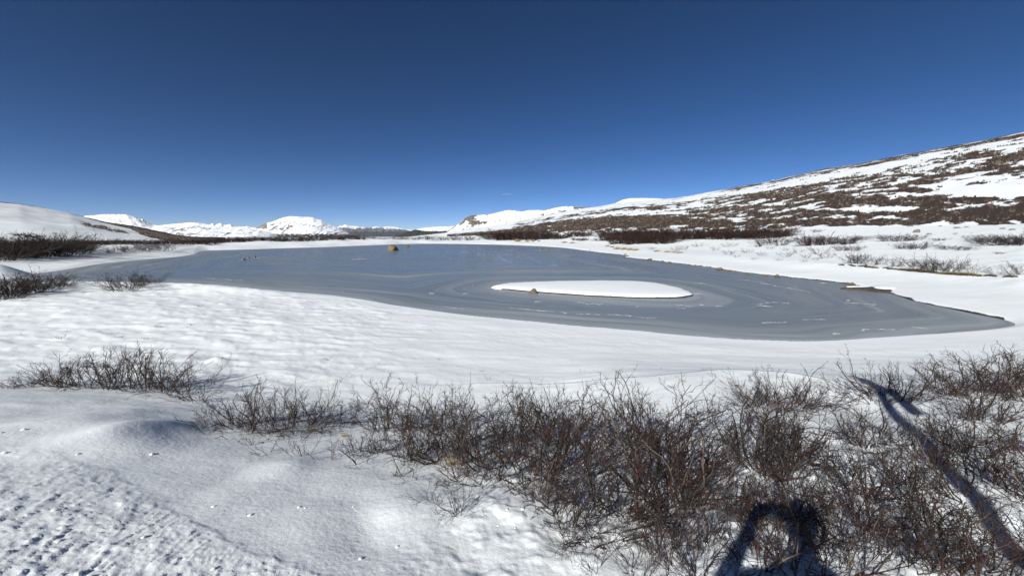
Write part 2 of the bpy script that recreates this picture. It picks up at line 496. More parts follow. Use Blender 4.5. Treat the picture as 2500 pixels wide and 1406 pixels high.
def ice_material():
    m, nt, b = new_mat('lake_ice'); L = nt.links
    geo = N(nt, 'ShaderNodeNewGeometry'); sep = N(nt, 'ShaderNodeSeparateXYZ'); L.new(geo.outputs['Position'], sep.inputs[0])
    sd = N(nt, 'ShaderNodeAttribute', attribute_name='sd')
    wrp = N(nt, 'ShaderNodeTexNoise', i_Scale=0.05, i_Detail=3.0); L.new(geo.outputs['Position'], wrp.inputs['Vector'])
    sdw = math_node(nt, 'ADD', sd.outputs['Fac'], math_node(nt, 'MULTIPLY', wrp.outputs[0], 9.0))
    def streak(a, bb, det, seed):
        cmb = N(nt, 'ShaderNodeCombineXYZ')
        L.new(math_node(nt, 'MULTIPLY', sdw, a), cmb.inputs[0])
        L.new(math_node(nt, 'MULTIPLY', sep.outputs[0], bb), cmb.inputs[1])
        L.new(math_node(nt, 'ADD', math_node(nt, 'MULTIPLY', sep.outputs[1], bb), seed), cmb.inputs[2])
        n = N(nt, 'ShaderNodeTexNoise', i_Scale=1.0, i_Detail=det, i_Roughness=0.6); L.new(cmb.outputs[0], n.inputs['Vector'])
        return n.outputs[0]
    s1 = streak(0.35, 0.015, 5.0, 0.0)
    s2 = streak(1.6, 0.07, 5.0, 40.0)
    big = N(nt, 'ShaderNodeTexNoise', i_Scale=0.035, i_Detail=4.0); L.new(geo.outputs['Position'], big.inputs['Vector'])
    f = math_node(nt, 'ADD', math_node(nt, 'MULTIPLY', s1, 0.55), math_node(nt, 'MULTIPLY', s2, 0.30))
    f = math_node(nt, 'ADD', f, math_node(nt, 'MULTIPLY', big.outputs[0], 0.25))
    # frosted margin: paler near the shore
    mar = ramp(nt, math_node(nt, 'MULTIPLY', sd.outputs['Fac'], -0.055), [(0.0, (1, 1, 1)), (1.0, (0, 0, 0))]).outputs[0]
    f = math_node(nt, 'ADD', f, math_node(nt, 'MULTIPLY', mar, 0.10))
    col = ramp(nt, f, [(0.38, (0.095, 0.115, 0.128)), (0.50, (0.150, 0.174, 0.184)), (0.62, (0.205, 0.228, 0.236)), (0.74, (0.32, 0.345, 0.36))]).outputs[0]
    # frozen-in wave lines
    s1 = streak(0.35, 0.015, 1.5, 0.0)
    ln = ramp(nt, math_node(nt, 'ABSOLUTE', math_node(nt, 'SUBTRACT', math_node(nt, 'FRACT', math_node(nt, 'MULTIPLY', s1, 11.0)), 0.5)), [(0.0, (1, 1, 1)), (0.06, (0, 0, 0))]).outputs[0]
    ln = math_node(nt, 'MULTIPLY', ln, math_node(nt, 'MULTIPLY', big.outputs[0], 0.38))
    col = mix(nt, ln, col, (0.40, 0.43, 0.45))
    dk = ramp(nt, math_node(nt, 'ABSOLUTE', math_node(nt, 'SUBTRACT', math_node(nt, 'FRACT', math_node(nt, 'MULTIPLY', s1, 7.0)), 0.3)), [(0.0, (1, 1, 1)), (0.12, (0, 0, 0))]).outputs[0]
    col = mix(nt, math_node(nt, 'MULTIPLY', dk, 0.22), col, (0.055, 0.070, 0.085))
    # fine frost specks
    sp = N(nt, 'ShaderNodeTexNoise', i_Scale=3.0, i_Detail=6.0, i_Roughness=0.75); L.new(geo.outputs['Position'], sp.inputs['Vector'])
    fs = ramp(nt, sp.outputs[0], [(0.66, (0, 0, 0)), (0.74, (1, 1, 1))]).outputs[0]
    col = mix(nt, math_node(nt, 'MULTIPLY', fs, 0.35), col, (0.62, 0.65, 0.68))
    L.new(col, b.inputs['Base Color'])
    rg = ramp(nt, f, [(0.4, (0.16, 0.16, 0.16)), (0.7, (0.40, 0.40, 0.40))]).outputs[0]
    L.new(rg, b.inputs['Roughness'])
    b.inputs['IOR'].default_value = 1.31
    return m


M['ice'] = ice_material()


def frost_material():
    m, nt, b = new_mat('frost'); L = nt.links
    geo = N(nt, 'ShaderNodeNewGeometry')
    n1 = N(nt, 'ShaderNodeTexNoise', i_Scale=2.6, i_Detail=6.0, i_Roughness=0.75); L.new(geo.outputs['Position'], n1.inputs['Vector'])
    b.inputs['Base Color'].default_value = (0.72, 0.75, 0.77, 1); b.inputs['Roughness'].default_value = 0.6
    L.new(ramp(nt, n1.outputs[0], [(0.44, (0, 0, 0)), (0.58, (1, 1, 1))]).outputs[0], b.inputs['Alpha'])
    return m


M['frost'] = frost_material()

# ------------------------------------------------------------------ ground sheet
az_front = np.arange(-60, 60.001, 0.175)
az_back = np.concatenate([np.arange(61.5, 180, 3.0), np.arange(-180, -61, 3.0)])
AZS = np.radians(np.concatenate([az_front, az_back]))
RS = np.concatenate([[0.02], np.linspace(0.25, 1.2, 10), np.geomspace(1.25, 7.0, 330), np.geomspace(7.06, 45, 230), np.geomspace(45.4, 1300, 330), np.geomspace(1330, 20000, 14)])
A2, R2 = np.meshgrid(AZS, RS)
GX, GY = R2 * np.sin(A2), R2 * np.cos(A2)
GZ, GSD = height(GX, GY)
GZ = np.where(R2 > 2500, -35.0, GZ)
nr_, nc_ = GX.shape
idx = np.arange(nr_ * nc_).reshape(nr_, nc_)
nxt = np.roll(idx, -1, axis=1)
quads = np.stack([idx[:-1], nxt[:-1], nxt[1:], idx[1:]], -1).reshape(-1, 4)[:, ::-1]
gm = mesh('ground', np.stack([GX, GY, GZ], -1).reshape(-1, 3), [quads])

# heath (bare brown willow heath) on the hillsides
PX, PY = project(GX, GY, GZ)
AZD = np.degrees(A2)
front = (np.abs(AZD) < 62) & (R2 > 60)
LR = np.log(R2)


def vfrac(px, py, top, base):
    t = np.interp(px, [p for p, _ in top], [q for _, q in top]); bb = np.interp(px, [p for p, _ in base], [q for _, q in base])
    return (py - t) / np.maximum(bb - t, 4.0)


heath = np.zeros(GX.shape)
VR = vfrac(PX, PY, SKY_R, BASE_R)
str1 = fbm(AZD * 0.16 + 2, LR * 6.0 + AZD * 0.02, 4, 101)
str2 = fbm(AZD * 0.42, LR * 20.0 + 0.12 * AZD, 5, 103)
str3 = fbm(AZD * 1.6, LR * 40.0, 3, 105)
dens = np.interp(VR, [-0.2, 0.0, 0.035, 0.06, 0.14, 0.2, 0.30, 0.42, 0.7, 0.80, 0.87, 0.93, 1.0, 1.04], [.5, .45, .4, .12, .16, .5, .50, .62, .64, .42, .46, .66, .6, 0.0])
dens_r = np.interp(VR, [-0.2, 0.0, 0.03, 0.05, 0.12, 0.2, 0.42, 0.47, 0.66, 0.72, 1.0, 1.04], [.5, .45, .4, .2, .50, .56, .60, .12, .14, .70, .68, 0.0])
wr = sstep(2180, 2420, PX)
dens_m = np.interp(VR, [-0.2, 0.0, 0.05, 0.12, 0.2, 0.3, 0.36, 0.5, 0.55, 0.85, 0.9, 1.0, 1.05], [.1, .1, .1, .5, .6, .3, .35, .66, .74, .74, .4, .3, .0])
wm = 1 - sstep(1500, 1900, PX)
dens_c = np.interp(VR, [-.2, 0.0, 0.35, .42, .6, .9, 1.0], [.05, .05, .08, .35, .85, .8, .2])
wc = 1 - sstep(1180, 1420, PX)
D = dens * (1 - wr) + dens_r * wr
D = D * (1 - wm) + dens_m * wm
D = D * (1 - wc) + dens_c * wc
hr = D + 0.30 * str1 + 0.85 * str2 + 0.40 * str3 + 0.0
right = front & (AZD > -9.5) & (R2 > 90) & (R2 < 1290)
for (qx, qy, wx_, wy_, am) in ((2095, 497, 60, 8, .45), (2320, 488, 80, 9, .45), (2160, 523, 230, 7, .40), (2440, 522, 110, 9, .4), (2000, 540, 160, 6, .3), (2420, 447, 70, 4, .45), (2100, 510, 130, 5, -.35), (2420, 465, 110, 10, -.3), (1700, 545, 160, 7, .3), (1560, 540, 120, 9, .35), (1400, 545, 140, 8, .3), (1900, 480, 160, 8, .25), (1620, 522, 150, 3.5, -.3), (1780, 500, 120, 3.5, -.25)):
    hr = hr + am * np.exp(-((PX - qx) / wx_) ** 4 - ((PY - qy - 4 * str2) / wy_) ** 2)
hr = np.maximum(hr, (0.58 + 0.5 * str2) * (VR < 0.022) * sstep(1650, 1800, PX))
heath = np.where(right, np.clip(hr, 0, 1) * (VR < 1.1), heath)
VL = vfrac(PX, PY, SKY_L, [(0, 588), (300, 590), (520, 592)])
Dl = np.where(VL < np.interp(PX, [0, 150, 200, 320, 360, 480, 520], [0.0, 0.0, 0.05, 0.22, 0.62, 1.2, 1.2]), 0.80, 0.17)
blotch = np.exp(-((PX - 250) / 75) ** 2 - ((VL - 0.38 - (PX - 250) * 0.0016) / 0.13) ** 2) + np.exp(-((PX - 65) / 60) ** 2 - ((VL - 0.86 - (PX - 65) * .0012) / 0.06) ** 2)
hl = Dl + 0.42 * blotch + 0.35 * fbm(AZD * 0.7, LR * 14.0 - AZD * 0.3, 4, 111) + 0.2 * str3
left = front & (AZD < -36.5) & (R2 > 110) & (R2 < 1290)
heath = np.where(left, np.clip(hl, 0, 1), heath)
attr(gm, 'heath', heath)
# bare mud and stones along the right-hand waterline
mw = np.where(PX > 2180, 0.16, 0.05 + 0.0022 * R2) * (1 + 1.2 * fbm(GX / 1.7, GY / 1.7, 3, 121)) * (1 - 0.7 * sstep(1460, 1400, PX))
mud = np.clip(0.5 + (mw - GSD) / (0.02 * R2), 0, 1) * ((PX < 2455) & (PX > 1290) & (AZD > 1) & (R2 > 21) & (PY < 792))
attr(gm, 'mud', mud)
ground = tag(obj('ground', gm, M['ground']), kind='structure')

# ------------------------------------------------------------------ lake ice
ar = np.radians(np.arange(-60, 60.01, 0.5)); rr = np.geomspace(9, 300, 150)
a2, r2 = np.meshgrid(ar, rr)
lx, ly = r2 * np.sin(a2), r2 * np.cos(a2)
lsd = sdist(lx, ly, LAKE)
keep = lsd < 6.0
i2 = np.arange(lx.size).reshape(lx.shape)
q = np.stack([i2[:-1, :-1], i2[:-1, 1:], i2[1:, 1:], i2[1:, :-1]], -1).reshape(-1, 4)[:, ::-1]
kf = keep.ravel()[q].any(axis=1)
q = q[kf]
used = np.unique(q); remap = np.full(lx.size, -1); remap[used] = np.arange(len(used))
lm = mesh('water', np.stack([lx.ravel()[used], ly.ravel()[used], np.zeros(len(used))], -1), [remap[q]])
ISL_PX = [(1200, 703), (1215, 697), (1260, 693.5), (1330, 691.5), (1420, 689.5), (1500, 689), (1570, 691), (1620, 697), (1660, 706), (1685, 715),
          (1692, 720), (1688, 725), (1660, 728.5), (1600, 729.5), (1500, 727), (1400, 721), (1320, 715), (1250, 709), (1210, 706)]
ISL = smooth_poly(np.array([on_plane(px, py) for px, py in ISL_PX]), 3)
_c = ISL.mean(axis=0); ISL = _c + (ISL - _c) * (1 + 0.035 * fbm(ISL[:, 0] * 0.7, ISL[:, 1] * 0.9, 4, 88))[:, None]
sd_all = np.maximum(sdist(lx.ravel()[used], ly.ravel()[used], LAKE), -sdist(lx.ravel()[used], ly.ravel()[used], ISL) * 1.0)
sd_lake = sdist(lx.ravel()[used], ly.ravel()[used], LAKE)
sd_i = -sdist(lx.ravel()[used], ly.ravel()[used], ISL)
attr(lm, 'sd', np.maximum(sd_lake, sd_i))
lake = tag(obj('lake_ice', lm, M['ice']), kind='structure')

# ------------------------------------------------------------------ far mountains
def mountain_material(name, rock, rock2, forest, snow_lo, snow_hi, forest_top, rock_amt):
    """snow, rock showing on steep ground and in patches, forest low down"""
    m, nt, b = new_mat(name); L = nt.links
    tc = N(nt, 'ShaderNodeTexCoord')
    ra = N(nt, 'ShaderNodeAttribute', attribute_name='bare')
    fa = N(nt, 'ShaderNodeAttribute', attribute_name='forest')
    n1 = N(nt, 'ShaderNodeTexNoise', i_Scale=0.02, i_Detail=7.0, i_Roughness=0.7); L.new(tc.outputs['Object'], n1.inputs['Vector'])
    n2 = N(nt, 'ShaderNodeTexNoise', i_Scale=0.06, i_Detail=5.0, i_Roughness=0.7); L.new(tc.outputs['Object'], n2.inputs['Vector'])
    rc = mix(nt, n2.outputs[0], rock, rock2)
    f = math_node(nt, 'ADD', ra.outputs['Fac'], math_node(nt, 'MULTIPLY', math_node(nt, 'SUBTRACT', n1.outputs[0], 0.5), rock_amt))
    f = ramp(nt, f, [(0.5, (0, 0, 0)), (0.58, (1, 1, 1))]).outputs[0]
    col = mix(nt, f, (0.82, 0.84, 0.87), rc)
    f2 = math_node(nt, 'ADD', fa.outputs['Fac'], math_node(nt, 'MULTIPLY', math_node(nt, 'SUBTRACT', n2.outputs[0], 0.5), 0.9))
    f2 = ramp(nt, f2, [(0.47, (0, 0, 0)), (0.55, (1, 1, 1))]).outputs[0]
    col = mix(nt, f2, col, forest)
    L.new(col, b.inputs['Base Color']); b.inputs['Roughness'].default_value = 0.8; b.inputs['Specular IOR Level'].default_value = 0.1
    return m


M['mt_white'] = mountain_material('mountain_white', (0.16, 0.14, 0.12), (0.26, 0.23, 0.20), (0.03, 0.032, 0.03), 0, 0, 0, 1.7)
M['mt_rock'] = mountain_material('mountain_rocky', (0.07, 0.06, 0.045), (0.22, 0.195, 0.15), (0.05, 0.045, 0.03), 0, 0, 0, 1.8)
M['mt_far'] = mountain_material('mountain_far', (0.065, 0.070, 0.085), (0.12, 0.12, 0.13), (0.022, 0.030, 0.036), 0, 0, 0, 1.4)  # blue of distant haze painted into the rock and forest colours


def mountain(name, sil, dist, mat, base=-30.0, slope=0.5, bare=0.2, bare_fn=None, forest_z=None, gully=0.10, seed=0, nu=260, nv=70, skew=0.0, jag=0.0, forest_fn=None):
    pxs = np.array([p for p, _ in sil], float); pys = np.array([q for _, q in sil], float)
    u = np.linspace(pxs[0], pxs[-1], nu)
    py = np.interp(u, pxs, pys)
    ker = np.array([1, 2, 3, 2, 1.]) / 9
    py = np.convolve(np.pad(py, 2, mode='edge'), ker, 'valid')
    jagn = jag * fbm(u / 6.0, u * 0 + seed, 4, seed + 5)
    X0 = np.array([ray(p, q)[0] / ray(p, q)[1] for p, q in zip(u, py)]) * dist
    Z0 = np.array([ray(p, q)[2] / ray(p, q)[1] for p, q in zip(u, py - jagn)]) * dist + CAM_Z
    hmax = max(Z0.max() - base, 10)
    W = hmax / slope
    v = np.concatenate([-np.linspace(1, 0, nv - nv // 4) ** 1.3, np.linspace(0, 1, nv // 4 + 1)[1:]])
    U, V = np.meshgrid(np.arange(nu), v)
    X = X0[U.astype(int)] * (dist + V * W) / dist + skew * W * np.abs(V)
    Y = dist + V * W + 0.10 * W * fbm(X0[U.astype(int)] / (hmax * 1.3), V * 0, 3, seed + 9)
    Zr = Z0[U.astype(int)]
    fall = (1 - np.abs(V)) ** 1.12
    Z = base + (Zr - base) * fall
    amp = np.sin(np.pi * np.clip(np.abs(V), 0, 1)) * (Zr - base)
    g1 = fbm(X / (hmax * 0.28), V * 0.8 + seed, 4, seed + 1)
    g2 = fbm(X / (hmax * 0.5), Y / (hmax * 0.5), 5, seed + 2)
    Z = Z + amp * gully * (1.6 * (0.35 - np.abs(g1)) + 1.1 * g2)
    me = mesh(name, np.stack([X, Y, Z], -1).reshape(-1, 3),
              [(lambda i: np.stack([i[:-1, :-1], i[:-1, 1:], i[1:, 1:], i[1:, :-1]], -1).reshape(-1, 4))(np.arange(nu * nv).reshape(nv, nu))])
    t = (Z - base) / hmax
    br = bare + 0.25 * g2 + 0.35 * np.maximum(-g1, 0)
    if bare_fn is not None: br = br + bare_fn(u[U.astype(int)], t, V)
    fo = np.zeros(Z.shape)
    if forest_z is not None:
        fo = forest_z[1] * (1 - sstep(forest_z[0] * 0.55, forest_z[0] * 1.35, t))
    if forest_fn is not None: fo = fo + forest_fn(u[U.astype(int)], t)
    attr(me, 'bare', br); attr(me, 'forest', fo)
    return tag(obj(name, me, mat), kind='structure')


mountain('mountain_left_dome', [(130, 590), (170, 545), (215, 528), (250, 523), (300, 523), (312, 526), (330, 531), (345, 537), (355, 541), (368, 547), (400, 553), (440, 562), (500, 590)],
         2600, M['mt_white'], slope=0.42, bare=0.26, gully=0.10, seed=3, jag=1.2, forest_z=(0.22, 0.7), skew=0.25)
mountain('mountain_left_spine', [(290, 585), (318, 545), (332, 531), (345, 535), (358, 543), (372, 550), (400, 570), (430, 590)], 2900, M['mt_white'], slope=0.6, bare=0.28, gully=0.14, seed=23, jag=3.0)
mountain('mountain_left_ridge', [(345, 590), (375, 552), (400, 549), (430, 546), (465, 543), (490, 545), (520, 550), (545, 553), (590, 556), (640, 562), (665, 570), (700, 590)],
         2400, M['mt_white'], slope=0.40, bare=0.30, gully=0.13, seed=5, jag=1.0, forest_z=(0.24, 0.75), skew=-0.3,
         bare_fn=lambda p, t, v: 0.16 * np.exp(-((p - 480) / 40) ** 2 - ((t - .55) / .25) ** 2))
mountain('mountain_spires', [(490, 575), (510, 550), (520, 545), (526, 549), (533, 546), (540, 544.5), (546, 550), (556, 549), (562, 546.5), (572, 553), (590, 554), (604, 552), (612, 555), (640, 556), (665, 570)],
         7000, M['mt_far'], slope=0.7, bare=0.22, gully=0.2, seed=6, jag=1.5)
mountain('mountain_centre_dome', [(600, 592), (622, 562), (635, 553), (650, 545), (668, 540), (690, 531), (705, 528), (722, 528.5), (738, 530), (752, 530), (765, 531), (775, 535), (785, 537), (800, 546), (830, 558), (855, 571), (880, 582), (900, 592)],
         3400, M['mt_white'], slope=0.45, bare=0.30, gully=0.11, seed=8, jag=0.9, forest_z=(0.30, 0.62),
         bare_fn=lambda p, t, v: 0.55 * (p < 652) * (t > .45) + 0.20 * np.exp(-((p - 700) / 45) ** 2 - ((t - .62) / .2) ** 2))
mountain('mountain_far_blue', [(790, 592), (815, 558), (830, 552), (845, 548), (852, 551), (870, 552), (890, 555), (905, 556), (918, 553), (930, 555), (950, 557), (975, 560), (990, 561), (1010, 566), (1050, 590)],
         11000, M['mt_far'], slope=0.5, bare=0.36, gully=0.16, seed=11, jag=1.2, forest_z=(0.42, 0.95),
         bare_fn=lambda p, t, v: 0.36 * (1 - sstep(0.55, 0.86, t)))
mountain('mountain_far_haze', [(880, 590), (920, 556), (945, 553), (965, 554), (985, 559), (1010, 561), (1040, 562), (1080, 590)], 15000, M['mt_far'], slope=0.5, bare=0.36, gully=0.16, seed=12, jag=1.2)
mountain('mountain_forest_ridge', [(930, 586), (960, 578), (985, 570), (1000, 565), (1015, 560), (1030, 557), (1060, 554), (1090, 553), (1120, 552), (1160, 552), (1220, 560), (1280, 590)],
         4200, M['mt_white'], slope=0.42, bare=0.30, gully=0.14, seed=14, jag=0.8, forest_z=(0.62, 1.0), forest_fn=lambda q, t: 0.9 * (1 - sstep(1000, 1045, q + 90 * (t - 0.6))))
mountain('mountain_rock_knob', [(1060, 590), (1105, 556), (1122, 546), (1135, 533), (1150, 526), (1170, 525.5), (1190, 524), (1205, 522), (1222, 517), (1240, 513), (1255, 514), (1275, 517), (1290, 513.5), (1310, 513),
         (1330, 514), (1350, 509), (1370, 505), (1390, 504), (1410, 505), (1430, 506), (1450, 506), (1520, 508), (1600, 540)],
         1700, M['mt_rock'], slope=0.55, bare=0.40, gully=0.14, seed=16, jag=1.6, nu=420,
         bare_fn=lambda p, t, v: 0.20 * np.exp(-((p - 1150) / 28) ** 2) + 0.15 * np.exp(-((p - 1380) / 40) ** 2) - 0.18 * np.exp(-((p - 1260) / 50) ** 2))
mountain('mountain_white_cap', [(1440, 560), (1480, 505), (1500, 497), (1520, 488), (1540, 484), (1570, 483), (1600, 484), (1625, 486), (1660, 500), (1700, 560)], 1900, M['mt_white'], slope=0.4, bare=0.05, gully=0.05, seed=18)
mountain('mountain_peak_tip', [(1840, 480), (1865, 449), (1882, 442), (1895, 438), (1904, 441), (1915, 446), (1940, 480)], 2400, M['mt_white'], slope=0.5, bare=0.36, gully=0.15, seed=19, jag=1.0)

# ------------------------------------------------------------------ island
def island():
    c = ISL.mean(axis=0); n = len(ISL)
    rings = [(1.03, -0.03), (1.0, 0.0), (0.994, 0.06), (0.98, 0.13), (0.93, 0.20), (0.85, 0.235), (0.7, 0.27), (0.5, 0.30), (0.25, 0.32), (0.0, 0.33)]
    V = []; mudv = []
    for k, (s, z) in enumerate(rings):
        P = c + (ISL - c) * s
        wob = 0.025 * fbm(P[:, 0] * 1.1, P[:, 1] * 1.1, 3, 90) if k > 1 else 0
        V.append(np.stack([P[:, 0], P[:, 1], z + wob * np.ones(n)], -1)); mudv.append(np.full(n, 1.0 if k < 2 else (0.72 if k == 2 else 0.0)))
    V = np.concatenate(V)
    i = np.arange(len(rings) * n).reshape(len(rings), n); j = np.roll(i, -1, 1)
    q = np.stack([i[:-1], j[:-1], j[1:], i[1:]], -1).reshape(-1, 4)
    me = mesh('island', V, [q])
    fr = V[:, 1] < c[1]
    attr(me, 'mud', np.concatenate(mudv) * np.where(fr, 1, 0.5)); attr(me, 'heath', np.zeros(len(V)))
    o = obj('snow_island', me, M['ground'])
    tag(o, 'low oval snow-covered island ringed by dark ice', 'island', kind='thing')


island()


# ------------------------------------------------------------------ rocks
def rock_mesh(name, seed, sx=1.0, sy=1.0, sz=0.8, rough=0.16, n=3, flat=0.0):
    import bmesh
    bm = bmesh.new(); bmesh.ops.create_icosphere(bm, subdivisions=n, radius=0.5)
    r = np.random.default_rng(seed)
    planes = [(Vector(r.normal(size=3)).normalized(), 0.32 + 0.14 * r.random()) for _ in range(9)]
    for v in bm.verts:
        p = v.co.copy()
        for nrm, d in planes:
            e = p.dot(nrm) - d
            if e > 0: p -= nrm * e * 0.85
        k = 1 + rough * float(fbm(np.array(p.x * 3 + seed), np.array(p.y * 3 + p.z * 2.3), 3, seed))
        p *= k
        v.co = Vector((p.x * sx * 1.15, p.y * sy * 1.15, max(p.z * sz * 1.15, -0.12 * sz) + 0.10 * sz))
    me = bpy.data.meshes.new(name); bm.to_mesh(me); bm.free()
    me.polygons.foreach_set('use_smooth', [True] * len(me.polygons))
    me.set_sharp_from_angle(angle=math.radians(38))
    return me


def boulder(px, py, w, h, mat, label, seed, name='boulder', z=0.0, cat='boulder'):
    x, y = on_plane(px, py, z)
    s = w * math.hypot(y, 0) / F          # width in metres
    o = obj(name, rock_mesh('boulder_mesh', seed, 1.0, 0.9, h / w * 1.25, 0.14, 4), mat)
    o.location = (x, y, z - 0.06 * s); o.scale = (s, s, s * 1.25); o.rotation_euler.z = seed * 0.7
    return tag(o, label, cat)


boulder(961, 612, 26, 17, M['rock_tan'], 'large rounded tan boulder frozen into the far ice', 4)
boulder(993, 603, 11, 5, M['rock_tan'], 'small flat tan rock in the ice behind the large boulder', 9)
boulder(1301, 716, 21, 13, M['rock_brown'], 'dark olive boulder at the front edge of the snow island', 13)
boulder(1488, 724.5, 7, 4, M['rock_brown'], 'small dark stone halfway along the front edge of the snow island', 15, 'stone', cat='stone')
boulder(1560, 727.5, 8, 3, M['rock_brown'], 'small flat stone at the snow island edge, right of the middle', 17, 'stone', cat='stone')
boulder(594, 635, 9, 5, M['rock_tan'], 'small tan rock poking from the ice, left half of lake', 21, 'stone', cat='stone')
boulder(607, 631, 5, 4, M['rock_grey'], 'tiny dark rock on the ice, between two others', 23, 'stone', cat='stone')
boulder(622, 628.5, 5, 4, M['rock_grey'], 'tiny dark tilted rock on the ice beside a snow streak', 25, 'stone', cat='stone')
boulder(1157, 698, 7, 4, M['rock_grey'], 'small dark stone on the ice left of the snow island', 27, 'stone', cat='stone')
boulder(1322, 610, 8, 5, M['rock_brown'], 'brown rock in the ice near the far right shore', 29, 'stone', cat='stone')
boulder(1336, 610.5, 12, 4, M['rock_tan'], 'low tan rock in the ice near the far right shore', 31, 'stone', cat='stone')

SHORE = [(1290, 598, 5), (1440, 612, 5), (1490, 620, 5), (1527, 622, 7), (1535, 626, 6), (1575, 633, 4), (1586, 634.5, 11), (1605, 637, 5), (1617, 638, 6), (1634, 641.5, 9), (1633, 635, 7),
         (1655, 643.5, 5), (1683, 646, 6), (1697, 647.5, 5), (1711, 649, 7), (1725, 651, 5), (1733, 652, 6), (1748, 655, 6), (1757, 658, 13), (1769, 654, 6), (1770, 661, 8), (1782, 661.5, 9), (1797, 663.5, 5),
         (1826, 667.5, 8), (1870, 672.5, 7), (1898, 674.5, 12), (1930, 677, 5), (1970, 682, 5), (2068, 691, 9), (2080, 693.5, 12), (2095, 697, 6)]
rmeshes = [rock_mesh('rock_mesh', 40 + k, 1.0, 0.8 + 0.05 * k, 0.62, 0.2, 2) for k in range(5)]
for k, (px, py, w) in enumerate(SHORE):
    x, y = on_plane(px, py, 0.08)
    s = w * y / F * 1.15
    me = rmeshes[k % 5]
    o = bpy.data.objects.new('shore_rock', me); COL.objects.link(o)
    if len(me.materials) == 0: me.materials.append(M['rock_tan'] if k % 2 == 0 else M['rock_brown'])
    o.location = (x, y, 0.03); o.scale = (s, s, s * (0.8 + 0.3 * random.random())); o.rotation_euler.z = random.random() * 6.28
    lab = 'brown rock at the snowy right-hand waterline'
    if w >= 12: lab = {1757: 'largest tan rock of the right-hand waterline, in a rubble cluster', 1898: 'lone wide tan rock at the right waterline, above a white ice crack', 2080: 'broad pinkish rock at the waterline left of the snow-capped ledge'}[px]
    elif px == 1586: lab = 'wide pale tan rock at the waterline below the dry grass'
    elif px == 1634: lab = 'blocky tan rock at the waterline with another rock just above it'
    tag(o, lab, 'rock', 'rocks along the right-hand waterline')

PLAIN = [(2239, 568, 15, 9, 'grey pyramid-shaped boulder on the open snow plain, right side'), (2269, 571.5, 14, 3, 'low dark stone just right of the pyramid boulder'), (2333, 572.5, 9, 3, 'small dark stone on the snow plain, right of two others'),
         (2222, 553, 14, 4, 'low grey stone above the pyramid boulder on the plain'), (2296, 553, 7, 3, 'tiny stone on the upper snow plain'), (2337, 557.5, 12, 4, 'dark stone on the upper snow plain, left of a paler streak'),
         (2361, 555.5, 12, 3, 'flat stone on the upper snow plain beside a similar stone'), (2448, 559, 10, 4, 'dark stone near the right edge of the snow plain'), (2470, 562.5, 12, 4, 'rightmost dark stone of the snow plain')]
for k, (px, py, w, h, lab) in enumerate(PLAIN):
    x, y, z = ground_at(px, py)
    s = w * y / F
    o = obj('plain_rock', rock_mesh('rock_mesh', 70 + k, 1.0, 0.8, h / w * 1.4, 0.1, 3), M['rock_grey'])
    o.location = (x, y, z - 0.05 * s); o.scale = (s, s, s); o.rotation_euler.z = k * 1.1
    tag(o, lab, 'rock', 'stones on the snow plain')

# snow-capped ledge at the right shore
def slab(name, outline_px, z0, z1, mat, parent=None, shrink=0.93):
    P = smooth_poly(np.array([on_plane(px, py, 0.0) for px, py in outline_px]), 2)
    c = P.mean(axis=0); n = len(P); V = []
    for s, z in ((1.0, z0), (1.01, z0 + (z1 - z0) * 0.5), (0.97, z0 + (z1 - z0) * 0.9), (shrink, z1), (0.5, z1 + 0.25 * (z1 - z0)), (0.0, z1 + 0.3 * (z1 - z0))):
        Q = c + (P - c) * s
        V.append(np.stack([Q[:, 0], Q[:, 1], z + 0.02 * fbm(Q[:, 0] * 2, Q[:, 1] * 2, 2, 3)], -1))
    i = np.arange(6 * n).reshape(6, n); j = np.roll(i, -1, 1)
    return obj(name, mesh(name, np.concatenate(V), [np.stack([i[:-1], j[:-1], j[1:], i[1:]], -1).reshape(-1, 4)]), mat, parent)


lg = slab('shore_ledge', [(2045, 706), (2070, 704), (2120, 702), (2185, 706), (2188, 714), (2150, 716), (2120, 711), (2080, 708.5)], -0.02, 0.12, M['wood'])
tag(lg, 'weathered driftwood ledge with a cap of snow on the right shore', 'ledge')
slab('snow_cap', [(2128, 706), (2145, 702.5), (2175, 703), (2186, 708), (2180, 711), (2140, 710)], 0.125, 0.24, M['snow'], lg)
slab('snow_strip', [(2060, 704.5), (2090, 703), (2124, 703), (2126, 705.5), (2080, 706)], 0.125, 0.18, M['snow'], lg)

